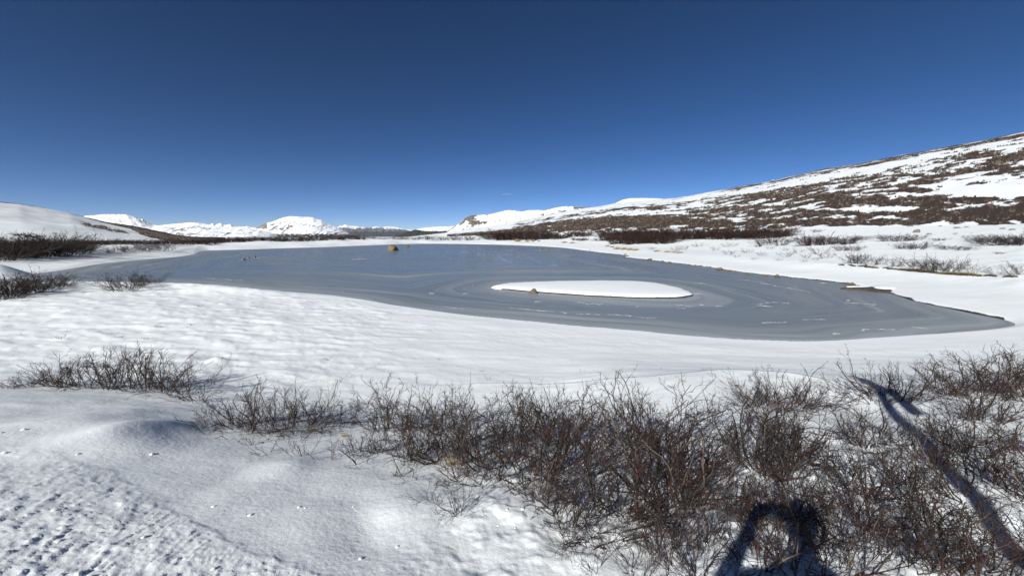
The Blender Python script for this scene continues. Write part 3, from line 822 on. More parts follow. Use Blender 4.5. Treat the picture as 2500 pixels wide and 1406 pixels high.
# exposed turf along the terrace scarp
def turf(px0, px1, py0, py1, hpx, label, grassy=0.5, seed=0):
    n = 40; top = 12
    rr_ = np.random.default_rng(seed)
    pts = [ground_at(px0 + (px1 - px0) * t, py0 + (py1 - py0) * t) for t in np.linspace(0, 1, n)]
    P = np.array(pts); y0 = P[:, 1].mean()
    hh = hpx * y0 / F
    V = []; nn = fbm(np.arange(n) * 0.35, np.zeros(n), 3, seed + 200)
    env = np.sin(np.pi * np.linspace(0.03, 0.97, n)) ** 0.35
    for k, (dy, zz) in enumerate(((-0.10, -0.06), (-0.05, 0.45), (0.05, 0.85), (0.25, 1.0), (0.7, 0.92), (1.2, -0.1))):
        z = P[:, 2] + hh * zz * env * (1 + 0.35 * nn) - (0.05 if k in (0, 5) else 0)
        V.append(np.stack([P[:, 0] + 0.05 * nn, P[:, 1] + dy * hh * 1.6 + 0.1 * nn * hh, z], -1))
    i = np.arange(6 * n).reshape(6, n)
    o = obj('turf_bank', mesh('turf_bank', np.concatenate(V), [np.stack([i[:-1, :-1], i[:-1, 1:], i[1:, 1:], i[1:, :-1]], -1).reshape(-1, 4)]), M['turf'])
    tag(o, label, 'turf bank', 'bare turf edges of the terrace')
    # dead grass fringe
    m = int(40 + 9 * abs(px1 - px0) * grassy)
    t = rr_.random(m); k = (t * (n - 1)).astype(int)
    b = P[k] + np.stack([rr_.normal(0, .1, m), rr_.random(m) * hh * 1.2, hh * 0.8 * env[k]], -1)
    d = rr_.normal(0, 1, (m, 3)) * [0.5, 0.5, 0.2] + [0, -0.3, 0.9]
    L_ = (0.10 + 0.18 * rr_.random(m))[:, None] * max(hh / 0.45, 0.6)
    tip = b + d / np.linalg.norm(d, axis=1)[:, None] * L_
    side = np.cross(d, [0, 1, 0.2]); side = side / np.linalg.norm(side, axis=1)[:, None] * 0.012
    V = np.concatenate([b - side, b + side, tip]); f = np.stack([np.arange(m), np.arange(m) + m, np.arange(m) + 2 * m], -1)
    obj('dead_grass', mesh('dead_grass', V, [f], False), M['straw'] if grassy > 0.4 and seed == 2 else M['turf'], o)['kind'] = 'stuff'


turf(2192, 2300, 660, 670, 6, 'longest brown turf bank under the bare willows, left half', 0.5, 1)
turf(2295, 2398, 670, 676, 7, 'brown turf bank continuing the longest one, below a spreading willow', 0.5, 2)
turf(2098, 2146, 652, 657, 4, 'short brown turf patch left of the longest turf bank', 0.3, 3)
turf(2158, 2188, 657, 659, 3, 'thin turf patch between two larger turf banks', 0.3, 4)
turf(2050, 2062, 648, 649, 3, 'tiny isolated reddish turf clod, leftmost on the terrace edge', 0.3, 5)
turf(2406, 2434, 675, 676, 4, 'small dark turf clod right of the longest turf bank', 0.2, 6)
turf(2455, 2486, 677, 678, 4, 'dark turf clod near the right edge of the picture', 0.2, 7)
turf(2074, 2090, 650, 651, 3, 'tiny turf clod just right of the reddish one', 0.3, 8)


# dry grass tufts
def tuft(px, py, wpx, hpx, label, seed):
    r_ = np.random.default_rng(seed)
    x, y, z = ground_at(px, py)
    w = wpx * y / F; h = hpx * y / F
    m = 260
    b = np.stack([r_.normal(0, w * 0.24, m), r_.normal(0, w * 0.15, m), np.full(m, -0.02)], -1)
    d = np.stack([b[:, 0] * 1.1 / w + r_.normal(0, .25, m), r_.normal(-.1, .3, m), np.full(m, 0.8)], -1)
    d /= np.linalg.norm(d, axis=1)[:, None]
    tip = b + d * (h * (0.6 + 0.6 * r_.random(m)))[:, None]
    tip[:, 2] -= 0.15 * h * r_.random(m)
    side = np.stack([np.full(m, 0.02), np.zeros(m), np.zeros(m)], -1) * (y / 100)
    V = np.concatenate([b - side, b + side, tip]); f = np.stack([np.arange(m), np.arange(m) + m, np.arange(m) + 2 * m], -1)
    o = obj('grass_tuft', mesh('grass_tuft', V, [f], False), M['straw']); o.location = (x, y, z)
    return tag(o, label, 'grass', 'tawny grass tufts along the far right bank')


TUFTS = [(1507, 609, 18, 8), (1524, 610, 14, 8), (1538, 611, 14, 7), (1552, 611.5, 16, 6), (1604, 614.5, 18, 5), (1630, 616, 20, 5), (1646, 617, 12, 4), (1660, 618, 16, 5), (1263, 590, 12, 8),
         (1288, 590, 10, 4), (1302, 590, 8, 4), (1378, 593, 12, 5), (1398, 594, 16, 4), (1484, 602, 10, 4), (1316, 590, 6, 3), (1495, 604, 8, 4)]
names = {1507: 'tall tawny grass clump, leftmost of the thick row', 1263: 'olive grass clump standing alone on the far bank', 1604: 'small tawny grass clump between two longer rows', 1630: 'flat tawny grass clump, start of the second row', 1660: 'tawny grass clump at the end of the second row, by a bare shrub'}
for k, (px, py, w, h) in enumerate(TUFTS):
    tuft(px, py, w, h, names.get(px, 'low tawny grass tuft on the far right bank'), 300 + k)

for (px, py, w, h, lab) in ((1105, 1135, 40, 45, 'yellow dry grass blades inside the thicket, left of centre'), (1225, 1118, 34, 40, 'yellow dry grass blades in the middle of the thicket'), (1285, 1185, 60, 22, 'orange dry grass lying at the front of the thicket'), (840, 1065, 20, 14, 'tiny dry grass bit among the thin left willows'), (345, 1018, 18, 7, 'tiny dry grass bit on top of the left snow mound')):
    tuft(px, py, w, h, lab, 700 + px)['group'] = 'dry grass in the foreground'

# white wisps of snow frozen onto the ice
def wisp(px0, py0, px1, py1, wpx, label, seed):
    r_ = np.random.default_rng(seed); n = 90
    t = np.linspace(0, 1, n)
    A = np.array([on_plane(px0 + (px1 - px0) * k, py0 + (py1 - py0) * k) for k in t])
    dv = A[-1] - A[0]; ln = np.hypot(*dv); nrm = np.array([-dv[1], dv[0]]) / max(ln, 1e-6)
    wpx = wpx * (0.5 if px1 - px0 > 30 else 0.7)
    wid = wpx * np.hypot(A[:, 0], A[:, 1]) ** 2 / (F * CAM_Z) * 0.5
    env = np.sin(np.pi * (0.02 + 0.96 * t)) ** 0.9
    mean = (wid.mean() * 3.0) * fbm(t * max(ln, .5) * 0.9 + seed, t * 0, 3, seed)
    up = wid * env * np.clip(0.35 + 2.0 * fbm(t * 14 + seed, t * 0 + 2, 3, seed + 1), 0.0, 2)
    lo = wid * env * np.clip(0.35 + 2.0 * fbm(t * 14 + seed, t * 0 + 7, 3, seed + 2), 0.0, 2)
    P = [A + nrm * (mean - lo)[:, None], A + nrm * mean[:, None], A + nrm * (mean + up)[:, None]]
    V = np.concatenate([np.column_stack([P[0], np.full(n, 0.004)]), np.column_stack([P[1], np.full(n, 0.016)]), np.column_stack([P[2], np.full(n, 0.004)])])
    i = np.arange(3 * n).reshape(3, n)
    o = obj('snow_streak', mesh('snow_streak', V, [np.stack([i[:-1, :-1], i[:-1, 1:], i[1:, 1:], i[1:, :-1]], -1).reshape(-1, 4)]), M['frost'])
    tag(o, label, 'snow streak', 'white snow streaks frozen on the ice')


GEN = 'small white fleck of snow frozen on the grey ice'
W_ = [(1397, 738, 1486, 745, 5, 'white snow streak with a knotted end, below the middle of the island'), (1448, 742, 1484, 743, 5, GEN), (1246, 752, 1350, 761, 2.5, 'broken white snow line below the boulder on the island'),
      (1408, 767, 1465, 769, 3, 'white snow streak between the island and the near shore'), (1485, 768, 1602, 777, 4, 'longest white snow streak near the near shore, below the island'), (1372, 762, 1392, 766, 3, GEN),
      (1648, 745, 1697, 747, 5, 'curved white snow swirl right of the island tip'), (1652, 752, 1676, 755, 4, GEN), (1690, 716, 1710, 719, 6, 'frosty white fan at the right tip of the island'),
      (1618, 748, 1628, 749, 4, GEN), (1744, 748, 1778, 749, 4, GEN), (1710, 745, 1718, 745, 3, GEN), (1795, 741, 1811, 742, 3, GEN), (1836, 743, 1925, 739, 3, 'jagged white snow line on the ice right of the island'), (1853, 747, 1866, 745, 3, GEN),
      (1815, 683, 1980, 714, 1.8, 'long curved white crack line running toward the right shore'), (1696, 692, 1722, 694, 2.5, GEN), (2066, 733, 2076, 734, 3, GEN), (2080, 737, 2128, 745, 6, 'frosty white patch on the ice near the right shore'), (2110, 748, 2130, 750, 2.5, GEN),
      (1305, 736, 1320, 738, 4, GEN), (1331, 743, 1340, 744, 3, GEN), (1500, 744, 1508, 744.5, 3, GEN), (1552, 749, 1562, 749.5, 4, GEN), (1612, 780, 1640, 780, 2, GEN), (1860, 788, 1925, 787, 2, GEN), (1960, 781, 2015, 780, 2, GEN),
      (2100, 807, 2180, 803, 3, 'dotted white snow line near the lower right shore'), (2035, 816, 2055, 815, 2.5, GEN), (2230, 799, 2250, 799, 3, GEN), (1820, 798, 1840, 800, 3, GEN),
      (497, 679, 595, 685, 1.8, 'faint broken white snow line on the left ice'), (628, 629, 642, 629, 3, GEN), (768, 650, 783, 650, 2, GEN), (868, 634, 878, 632, 2, GEN), (1085, 749, 1130, 754, 2.5, 'thin white snow line on the ice by the near shore, centre'), (1100, 721, 1112, 722, 3, GEN), (1128, 718, 1146, 717, 3, GEN), (1053, 714, 1066, 717, 2.5, GEN), (1182, 748, 1188, 748, 3, GEN), (1318, 610, 1342, 611, 2.5, GEN), (2000, 690, 2015, 692, 2, GEN), (2030, 694, 2044, 695, 2, GEN)]
for k, w in enumerate(W_):
    if w[5] != GEN or k % 3: wisp(w[0], w[1], w[2], w[3], w[4] * 1.5, w[5], 500 + k)


# ------------------------------------------------------------------ willow shrubs
def tubes(P, Rd, sides, tone):
    """P (N,K,3), Rd (N,K) -> verts, quads, tone"""
    n, K, _ = P.shape
    T = np.gradient(P, axis=1); T /= np.linalg.norm(T, axis=2, keepdims=True) + 1e-9
    ref = np.where(np.abs(T[..., 2:3]) > 0.8, np.array([1., 0, 0]), np.array([0, 0, 1.]))
    U = np.cross(T, ref); U /= np.linalg.norm(U, axis=2, keepdims=True) + 1e-9
    Wv = np.cross(T, U)
    a = np.arange(sides) * 2 * math.pi / sides
    V = P[:, :, None, :] + Rd[:, :, None, None] * (U[:, :, None, :] * np.cos(a)[None, None, :, None] + Wv[:, :, None, :] * np.sin(a)[None, None, :, None])
    i = np.arange(n * K * sides).reshape(n, K, sides)
    j = np.roll(i, -1, axis=2)
    q = np.stack([i[:, :-1], j[:, :-1], j[:, 1:], i[:, 1:]], -1).reshape(-1, 4)
    return V.reshape(-1, 3), q, np.repeat(tone, K * sides)


def grow(start, d0, length, K, r_, wig, trop, grav=0.0):
    n = len(start); P = np.zeros((n, K, 3)); P[:, 0] = start
    d = d0 / np.linalg.norm(d0, axis=1, keepdims=True)
    st = (length / (K - 1))[:, None]
    for k in range(1, K):
        P[:, k] = P[:, k - 1] + d * st
        d = d + r_.normal(0, wig, (n, 3)) + np.array([0, 0, trop]) - np.array([0, 0, grav]) * (k / K)
        d /= np.linalg.norm(d, axis=1, keepdims=True)
    return P


def children(P, per, tmin, tmax, r_, spread):
    n, K, _ = P.shape
    par = np.repeat(np.arange(n), per); m = len(par)
    t = tmin + (tmax - tmin) * r_.random(m)
    f = t * (K - 1); k = np.minimum(f.astype(int), K - 2); w = (f - k)[:, None]
    s = P[par, k] * (1 - w) + P[par, k + 1] * w
    tg = P[par, k + 1] - P[par, k]; tg /= np.linalg.norm(tg, axis=1, keepdims=True) + 1e-9
    rd = r_.normal(0, 1, (m, 3)); rd -= tg * (rd * tg).sum(1, keepdims=True); rd /= np.linalg.norm(rd, axis=1, keepdims=True)
    ang = np.radians(spread[0] + (spread[1] - spread[0]) * r_.random(m))[:, None]
    return par, t, s, tg * np.cos(ang) + rd * np.sin(ang)


def willow(seed, stems=16, tilt=(8, 62), h=0.6, base=0.10, sec=6, ter=5, thick=1.0, wig=0.16, lean=(0, 0), twig_len=1.0, quat=0):
    """unit built in metres; returns (stem mesh, twig mesh)"""
    r_ = np.random.default_rng(seed)
    az = r_.random(stems) * 2 * math.pi; ti = np.radians(tilt[0] + (tilt[1] - tilt[0]) * r_.random(stems) ** 0.8)
    d = np.stack([np.sin(ti) * np.cos(az) + lean[0], np.sin(ti) * np.sin(az) + lean[1], np.cos(ti)], -1)
    rad = base * np.sqrt(r_.random(stems))
    b = np.stack([rad * np.cos(az), rad * np.sin(az), np.full(stems, -0.05)], -1)
    ln = h * (0.75 + 0.5 * r_.random(stems)) / np.maximum(np.cos(ti), 0.55)
    P1 = grow(b, d, ln, 8, r_, wig, 0.06)
    r1 = np.linspace(0.0050, 0.0021, 8)[None] * thick * (0.65 + 1.3 * r_.random(stems) ** 4)[:, None]
    par, t, s, dd = children(P1, sec, 0.22, 0.97, r_, (20, 55))
    l2 = ln[par] * (0.18 + 0.30 * r_.random(len(par))) * (1.15 - 0.55 * t) * twig_len
    P2 = grow(s, dd, l2, 5, r_, wig * 1.25, 0.07)
    r2 = np.linspace(0.0024, 0.0013, 5)[None] * thick * (0.75 + 0.5 * r_.random(len(par)))[:, None]
    par3, t3, s3, d3 = children(P2, ter, 0.2, 1.0, r_, (22, 60))
    l3 = (0.03 + 0.09 * r_.random(len(par3))) * (h / 0.6) * twig_len
    P3 = grow(s3, d3, l3, 4, r_, wig * 1.2, 0.05)
    r3 = np.linspace(0.0014, 0.0007, 4)[None] * thick * np.ones((len(par3), 1))
    v1, q1, t1 = tubes(P1, r1, 5, r_.random(stems))
    v2, q2, t2_ = tubes(P2, r2, 3, r_.random(len(par)) * 0.8)
    v3, q3, t3_ = tubes(P3, r3, 3, r_.random(len(par3)) * 0.6)
    m1 = mesh('willow_stems', v1, [q1]); attr(m1, 'tone', t1)
    m2 = mesh('willow_twigs', np.concatenate([v2, v3]), [np.concatenate([q2, q3 + len(v2)])]); attr(m2, 'tone', np.concatenate([t2_, t3_]))
    # a few withered leaves still on the twigs
    nl = 14
    k = r_.integers(0, len(P3), nl); c = P3[k, -1]; d = r_.normal(0, 1, (nl, 3)); d /= np.linalg.norm(d, axis=1)[:, None]
    sd_ = np.cross(d, [0.3, 0.2, 1]); sd_ /= np.linalg.norm(sd_, axis=1)[:, None]
    V = np.concatenate([c, c + d * .011 + sd_ * .005, c + d * .022 + [0, 0, .002], c + d * .011 - sd_ * .005]); n_ = nl
    m3 = mesh('willow_leaves', V, [np.stack([np.arange(n_), np.arange(n_) + n_, np.arange(n_) + 2 * n_, np.arange(n_) + 3 * n_], -1)], False)
    return m1, m2, m3


def proto_set(mat, specs, one=False):
    out = []
    for kw in specs:
        m1, m2, m3 = willow(**kw)
        if one:
            va = [np.zeros(len(q.vertices) * 3, np.float32) for q in (m1, m2)]; fa = []; tn = []; off = 0
            for q, v in zip((m1, m2), va):
                q.vertices.foreach_get('co', v); f = np.zeros(len(q.loops), np.int32); q.loops.foreach_get('vertex_index', f); fa.append(f.reshape(-1, 4) + off); off += len(q.vertices)
                tt = np.zeros(len(q.vertices), np.float32); q.attributes['tone'].data.foreach_get('value', tt); tn.append(tt)
            m1 = mesh('willow_sprig', np.concatenate(va).reshape(-1, 3), [np.concatenate(fa)]); attr(m1, 'tone', np.concatenate(tn)); m1.materials.append(mat)
            out.append((m1, None, m3, kw['h'])); continue
        m1.materials.append(mat); m2.materials.append(mat); m3.materials.append(M['leaf'])
        out.append((m1, m2, m3, kw['h']))
    return out


NEAR = proto_set(M['bark'], [dict(seed=900 + k, stems=int(13 + 3 * (k % 4)), h=0.6, base=0.13, sec=6, ter=5, thick=1.45, wig=0.25, tilt=(6, 50 + 6 * (k % 3)), lean=(0.10 * math.sin(k), 0.10 * math.cos(k))) for k in range(10)])
LOW = proto_set(M['bark'], [dict(seed=950 + k, stems=22, h=0.36, base=0.18, sec=6, ter=5, tilt=(15, 72), wig=0.2, lean=(0.25, 0.1), thick=0.95) for k in range(4)])
SPARSE = proto_set(M['bark'], [dict(seed=970 + k, stems=4 + k % 3, h=0.3, base=0.05, sec=4, ter=3, tilt=(15, 68), wig=0.16) for k in range(4)], True)
MID = proto_set(M['bark_far'], [dict(seed=1000 + k, stems=34, h=0.6, base=0.30, sec=6, ter=5, tilt=(4, 60), thick=1.5, wig=0.12) for k in range(4)])
RED = proto_set(M['bark_red'], [dict(seed=1020 + k, stems=44, h=0.6, base=0.34, sec=6, ter=5, tilt=(3, 55), thick=2.2, wig=0.1) for k in range(4)])
GREY = proto_set(M['bark_grey'], [dict(seed=1040 + k, stems=16, h=0.6, base=0.28, sec=5, ter=4, tilt=(8, 60), thick=1.6, wig=0.15) for k in range(4)])


def shrub(pos, protos, k, height, label, group, wide=1.0, rot=None, name='willow_shrub', leaves=False):
    m1, m2, m3, h0 = protos[k % len(protos)]
    s = height / h0
    o = bpy.data.objects.new(name, m1); COL.objects.link(o)
    o.location = (pos[0], pos[1], pos[2] - 0.01); o.scale = (s * wide, s * wide, s)
    o.rotation_euler.z = random.random() * 6.283 if rot is None else rot
    tag(o, label, 'shrub', group)
    if m2 is not None:
        t = bpy.data.objects.new('twigs', m2); COL.objects.link(t); t.parent = o; t['kind'] = 'stuff'
    if leaves:
        l = bpy.data.objects.new('withered_leaves', m3); COL.objects.link(l); l.parent = o
    return o


G_THICK = 'willow shrubs of the foreground thicket'
LB = {'tip': 'low dense dark willow at the pointed left end of the thicket',
      'mid': 'tangled leafless willow in the middle of the foreground thicket',
      'front': 'leafless willow on the front edge of the thicket',
      'back': 'leafless willow on the far edge of the thicket',
      'red': 'reddish upright willow left of the long dark shadow',
      'right': 'leafless willow in the lower right part of the thicket',
      'upr': 'leafless willow beside the pointed tip of the long shadow',
      'shade': 'willow at the ring-shaped human shadow at the bottom'}
# (px, py of its foot, height m, zone, type)
TH = [(560, 1040, .26, 'tip', 'L'), (600, 1042, .30, 'tip', 'L'), (640, 1040, .30, 'tip', 'L'), (690, 1040, .30, 'tip', 'L'), (740, 1040, .28, 'tip', 'L'), (790, 1035, .28, 'tip', 'L'), (655, 1062, .16, 'tip', 'L'), (720, 1066, .16, 'tip', 'L'),
      (840, 1035, .30, 'back', 'N'), (890, 1045, .34, 'back', 'N'), (940, 1050, .36, 'back', 'N'), (985, 1040, .40, 'back', 'N'), (1035, 1050, .44, 'back', 'N'), (1090, 1050, .40, 'back', 'N'), (880, 1110, .20, 'front', 'L'), (930, 1105, .26, 'front', 'N'),
      (1000, 1115, .34, 'mid', 'N'), (1050, 1125, .36, 'mid', 'N'), (1100, 1120, .42, 'mid', 'N'), (1160, 1130, .44, 'mid', 'N'), (1130, 1165, .26, 'front', 'N'), (1200, 1180, .34, 'front', 'N'), (1180, 1075, .40, 'back', 'N'), (1240, 1080, .44, 'back', 'N'), (1300, 1070, .44, 'back', 'N'),
      (1350, 1085, .46, 'back', 'N'), (1400, 1075, .44, 'back', 'N'), (1460, 1080, .46, 'back', 'N'), (1520, 1085, .44, 'back', 'N'), (1240, 1140, .46, 'mid', 'N'), (1300, 1150, .48, 'mid', 'N'), (1360, 1160, .48, 'mid', 'N'), (1420, 1150, .50, 'mid', 'N'), (1480, 1170, .48, 'mid', 'N'),
      (1330, 1225, .30, 'front', 'N'), (1300, 1200, .30, 'front', 'L'), (1380, 1260, .32, 'front', 'N'), (1440, 1230, .40, 'mid', 'N'), (1400, 1300, .24, 'front', 'L'), (1540, 1140, .52, 'mid', 'N'), (1590, 1180, .52, 'mid', 'N'), (1640, 1150, .54, 'mid', 'N'), (1700, 1170, .52, 'mid', 'N'),
      (1560, 1090, .46, 'back', 'N'), (1620, 1090, .48, 'back', 'N'), (1680, 1095, .48, 'back', 'N'), (1520, 1240, .44, 'mid', 'N'), (1580, 1260, .46, 'mid', 'N'), (1640, 1240, .50, 'mid', 'N'), (1700, 1270, .42, 'shade', 'N'), (1615, 1345, .30, 'front', 'N'), (1670, 1330, .34, 'shade', 'N'), (1480, 1300, .24, 'front', 'L'),
      (1820, 1150, .46, 'red', 'N'), (1860, 1190, .48, 'red', 'N'), (1900, 1210, .46, 'red', 'N'), (1940, 1160, .44, 'red', 'N'), (1900, 1110, .40, 'red', 'N'), (1800, 1060, .34, 'back', 'N'), (1840, 1020, .28, 'back', 'L'), (1880, 1015, .30, 'back', 'L'), (1925, 1010, .30, 'back', 'L'), (1970, 1010, .28, 'back', 'L'), (2000, 1010, .22, 'back', 'L'),
      (1800, 1330, .30, 'shade', 'N'), (1860, 1350, .30, 'shade', 'N'), (1740, 1390, .22, 'shade', 'N'), (1930, 1320, .36, 'shade', 'N'), (1900, 1395, .24, 'shade', 'L'), (1990, 1380, .30, 'shade', 'N'), (1460, 1396, .16, 'front', 'S'), (1560, 1398, .16, 'front', 'L'), (1650, 1396, .2, 'front', 'L'),
      (1985, 1250, .42, 'right', 'N'), (2030, 1180, .40, 'right', 'N'), (2060, 1280, .44, 'right', 'N'), (2110, 1240, .44, 'right', 'N'), (2160, 1300, .44, 'right', 'N'), (2090, 1330, .40, 'right', 'N'), (2210, 1240, .44, 'right', 'N'), (2260, 1310, .44, 'right', 'N'), (2180, 1380, .38, 'right', 'N'),
      (2100, 1395, .32, 'right', 'L'), (2270, 1395, .36, 'right', 'N'), (2330, 1270, .44, 'right', 'N'), (2360, 1350, .42, 'right', 'N'), (2410, 1230, .46, 'right', 'N'), (2440, 1310, .46, 'right', 'N'), (2490, 1270, .48, 'right', 'N'), (2480, 1390, .42, 'right', 'N'), (2060, 1110, .38, 'right', 'N'), (2110, 1130, .38, 'right', 'N'),
      (2160, 1110, .40, 'right', 'N'), (2210, 1130, .40, 'right', 'N'), (2260, 1160, .40, 'right', 'N'), (2310, 1130, .42, 'right', 'N'), (2360, 1150, .42, 'right', 'N'), (2420, 1120, .44, 'right', 'N'), (2480, 1150, .46, 'right', 'N'), (2460, 1060, .42, 'upr', 'N'), (2400, 1060, .38, 'upr', 'N'), (2340, 1060, .32, 'upr', 'N'),
      (2120, 1000, .28, 'upr', 'L'), (2165, 1000, .30, 'upr', 'L'), (2210, 1000, .30, 'upr', 'L'), (2260, 985, .32, 'upr', 'N'), (2310, 985, .34, 'upr', 'N'), (2360, 985, .38, 'upr', 'N'), (2410, 980, .42, 'upr', 'N'), (2460, 985, .44, 'upr', 'N'), (2500, 1000, .44, 'upr', 'N'), (2290, 1040, .3, 'upr', 'L'),
      (2050, 1450, .42, 'right', 'N'), (2140, 1480, .42, 'right', 'N'), (2230, 1450, .42, 'right', 'N'), (2320, 1480, .42, 'right', 'N'), (2400, 1450, .44, 'right', 'N'), (2480, 1490, .44, 'right', 'N'), (2560, 1430, .46, 'right', 'N'), (2570, 1300, .46, 'right', 'N'), (2560, 1180, .46, 'right', 'N'), (2560, 1060, .44, 'right', 'N'), (1830, 1470, .30, 'shade', 'N'), (1700, 1455, .26, 'shade', 'N'), (1940, 1480, .34, 'shade', 'N')]
for k, (px, py, h, zone, ty) in enumerate(TH):
    if k % 6 == 3 and zone in ('mid', 'right', 'back', 'upr'): continue
    if 1735 < px < 1805 and py < 1260 or 2015 < px < 2085 and py < 1150 or 1990 < px < 2040 and 1020 < py < 1200: continue
    p = ground_at(px, py)
    if zone == 'right' and k % 4 == 1: continue
    h = h * (0.80 if zone in ('tip', 'upr') else 0.62 if zone == 'right' else 0.76) * p[1] / on_plane(px, py, 2.35)[1]
    lab = LB[zone] + (('', ', rear row', ', middle row', ', front row')[1 if py < 1185 else 2 if py < 1290 else 3] if zone == 'right' else ', right half' if zone == 'back' and px > 1500 else ', left half' if zone == 'back' else '')
    shrub(p, {'N': NEAR, 'L': LOW, 'S': SPARSE}[ty], k * 7 + k // 3, h * 1.05, lab, G_THICK, wide=1.0 if ty != 'L' else 0.9, leaves=(k % 2 == 0))

# single sprigs and little shrubs in the snow in front of the thicket
SPR = [(1122, 1256, .24, 'small dark shrub alone in smooth snow in front of the thicket', 'N', .62), (655, 1108, .14, 'thin forked sprig in the snow below the left end of the thicket', 'S', 1.0), (745, 1112, .15, 'sparse sprig in the snow, second from the left of the thicket front', 'S', 1),
       (800, 1120, .15, 'upright sprig in the snow between two others before the thicket', 'S', 1), (880, 1135, .16, 'leaning sprig low in the snow before the middle of the thicket', 'S', 1), (1000, 1165, .2, 'forked bare sprig at the front of the thicket, tilted left', 'S', 1), (960, 1165, .10, 'flat lying twig beside a forked sprig', 'S', 1),
       (1050, 1225, .12, 'short twig lying left of the small dark shrub', 'S', 1.2), (500, 1015, .13, 'small sprig in blue shade left of the thicket tip', 'S', 1), (520, 1022, .12, 'tiny reddish sprig touching the thicket tip', 'S', 1), (620, 1085, .10, 'tiny sprig left of the forked sprig', 'S', 1)]
for k, (px, py, h, lab, ty, wd) in enumerate(SPR):
    gp = ground_at(px, py); h *= gp[1] / on_plane(px, py, 2.35)[1]
    shrub(gp, {'N': NEAR, 'S': SPARSE}[ty], k, h, lab, 'sprigs in front of the thicket', wide=wd, name='willow_sprig')

# low shrub on the lip of the drift at the left
for k, (px, py, h, lab) in enumerate([(60, 942, .16, 'low straggling willow at the left end of the left clump'), (110, 940, .24, 'spreading willow, second from the left in the left clump'), (165, 944, .32, 'dense willow in the left half of the left clump'),
                                      (215, 946, .36, 'tall dense willow in the middle of the left clump'), (265, 948, .42, 'tallest willow of the left clump, with one twig standing out'), (315, 948, .40, 'dense willow right of the tallest one in the left clump'),
                                      (360, 952, .42, 'willow with a lone curved twig in the left clump'), (405, 956, .36, 'leaning willow in the right half of the left clump'), (450, 964, .32, 'sparser willow near the right end of the left clump'),
                                      (490, 980, .26, 'last small willow at the right end of the left clump, casting long shadows')]):
    gp = ground_at(px, py); h *= 0.85 * gp[1] / on_plane(px, py, 2.35)[1]
    shrub(gp, NEAR if k > 6 else LOW if k < 2 else NEAR, k * 3 + 1, h, lab, 'willows of the clump on the left drift', leaves=k % 3 == 0)

# tiny twigs and grass poking through the flats
for k in range(46):
    px = 560 + 1900 * random.random(); py = 868 + 75 * random.random()
    if px > 2050 and py > 900: continue
    shrub(ground_at(px, py), SPARSE, k, 0.04 + 0.05 * random.random(), 'tiny twig poking through the open snow between thicket and lake', 'tiny twigs in the open snow', name='snow_twig', wide=1.6)
for k in range(26):
    px = 20 + 500 * random.random(); py = 740 + 90 * random.random()
    shrub(ground_at(px, py), SPARSE, k, 0.06 + 0.06 * random.random(), 'tiny twig poking through the rippled snow at the left', 'tiny twigs in the rippled snow', name='snow_twig', wide=1.8)


# ---- mid-distance shrubs, (px, foot py, height px, proto, width factor)
def mid(px, py, hpx, protos, wide, label, group, k):
    x, y, z = ground_at(px, py)
    shrub((x, y, z), protos, k, hpx * y / F * 1.0, label, group, wide)


k = 0
for (px, py, h, w, lab) in ((20, 720, 42, 1.2, 'dark brown willow at the left edge beside the near lake corner'), (60, 716, 40, 1.2, 'dark willow, second from the left edge at the near lake corner'), (100, 710, 36, 1.1, 'dark willow in the middle of the lake corner clump'),
                            (135, 704, 24, 1.1, 'low willow at the right end of the lake corner clump'), (160, 700, 12, 1.3, 'flat trailing willow beyond the lake corner clump'), (0, 726, 40, 1.2, 'willow cut by the left picture edge at the lake corner'), (40, 728, 20, 1.2, 'low front willow of the lake corner clump'),
                            (300, 709, 34, 1.15, 'rounded willow standing alone on the snow spit'), (335, 700, 26, 1.0, 'smaller willow against the right side of the rounded one'), (375, 692, 12, 1.5, 'flat trailing willow right of the rounded one on the spit')):
    mid(px, py, h, MID, w * (1.4 if px < 250 else 1.2), lab, 'willows by the near left shore', k); k += 1
for j in range(14):
    px = -10 + j * 17; py = 640 - j * 1.5 - (4 if j % 2 else 0)
    mid(px, py - 4, [40, 38, 34, 30, 30, 34, 38, 40, 42, 40, 36, 30, 24, 16][j], MID, 1.5, 'dark tall willow in the big thicket on the left shore', 'willows of the big left-shore thicket', k); k += 1
for j in range(10):
    px = 5 + j * 20
    mid(px, 618 - j * 1.2, [26, 20, 14, 14, 18, 20, 22, 20, 16, 10][j], RED, 1.6, 'brown willow behind the big left-shore thicket', 'willows of the big left-shore thicket', k); k += 1
for j in range(9):
    px = 258 + j * 19
    mid(px, 619 - j * 1.0, [10, 13, 14, 14, 14, 15, 15, 16, 14][j], MID if j % 2 else GREY, 1.5, 'grey-brown willow in the strip behind the left shore', 'willows of the left-shore strip', k); k += 1
for j in range(16):
    px = 205 + j * 21
    mid(px, 597.0 - 0.05 * j, 8 + 2 * random.random(), RED, 2.4, 'low dark willow at the foot of the left hill', 'willows at the foot of the left hill', k); k += 1
for j in range(24):
    px = 530 + j * 15.2
    mid(px, 592.5 - 0.28 * j, 9 - 0.12 * j + 2 * random.random(), RED if j % 3 else MID, 2.2, 'low brown willow in the band behind the far shore', 'willows of the dark band behind the far shore', k); k += 1
for j in range(9):
    px = 895 + j * 12
    mid(px, 584, 4.5 - .2 * j, MID, 2.4, 'very low willow on the snow behind the large boulder', 'low willows behind the large boulder', k); k += 1
for j in range(13):
    px = 970 + j * 16
    mid(px, 586.5 + 0.05 * j, 7 + 4 * random.random() * (j > 3), MID if j % 2 else GREY, 1.8, 'grey-brown willow in the row behind the far centre shore', 'willows behind the far centre shore', k); k += 1
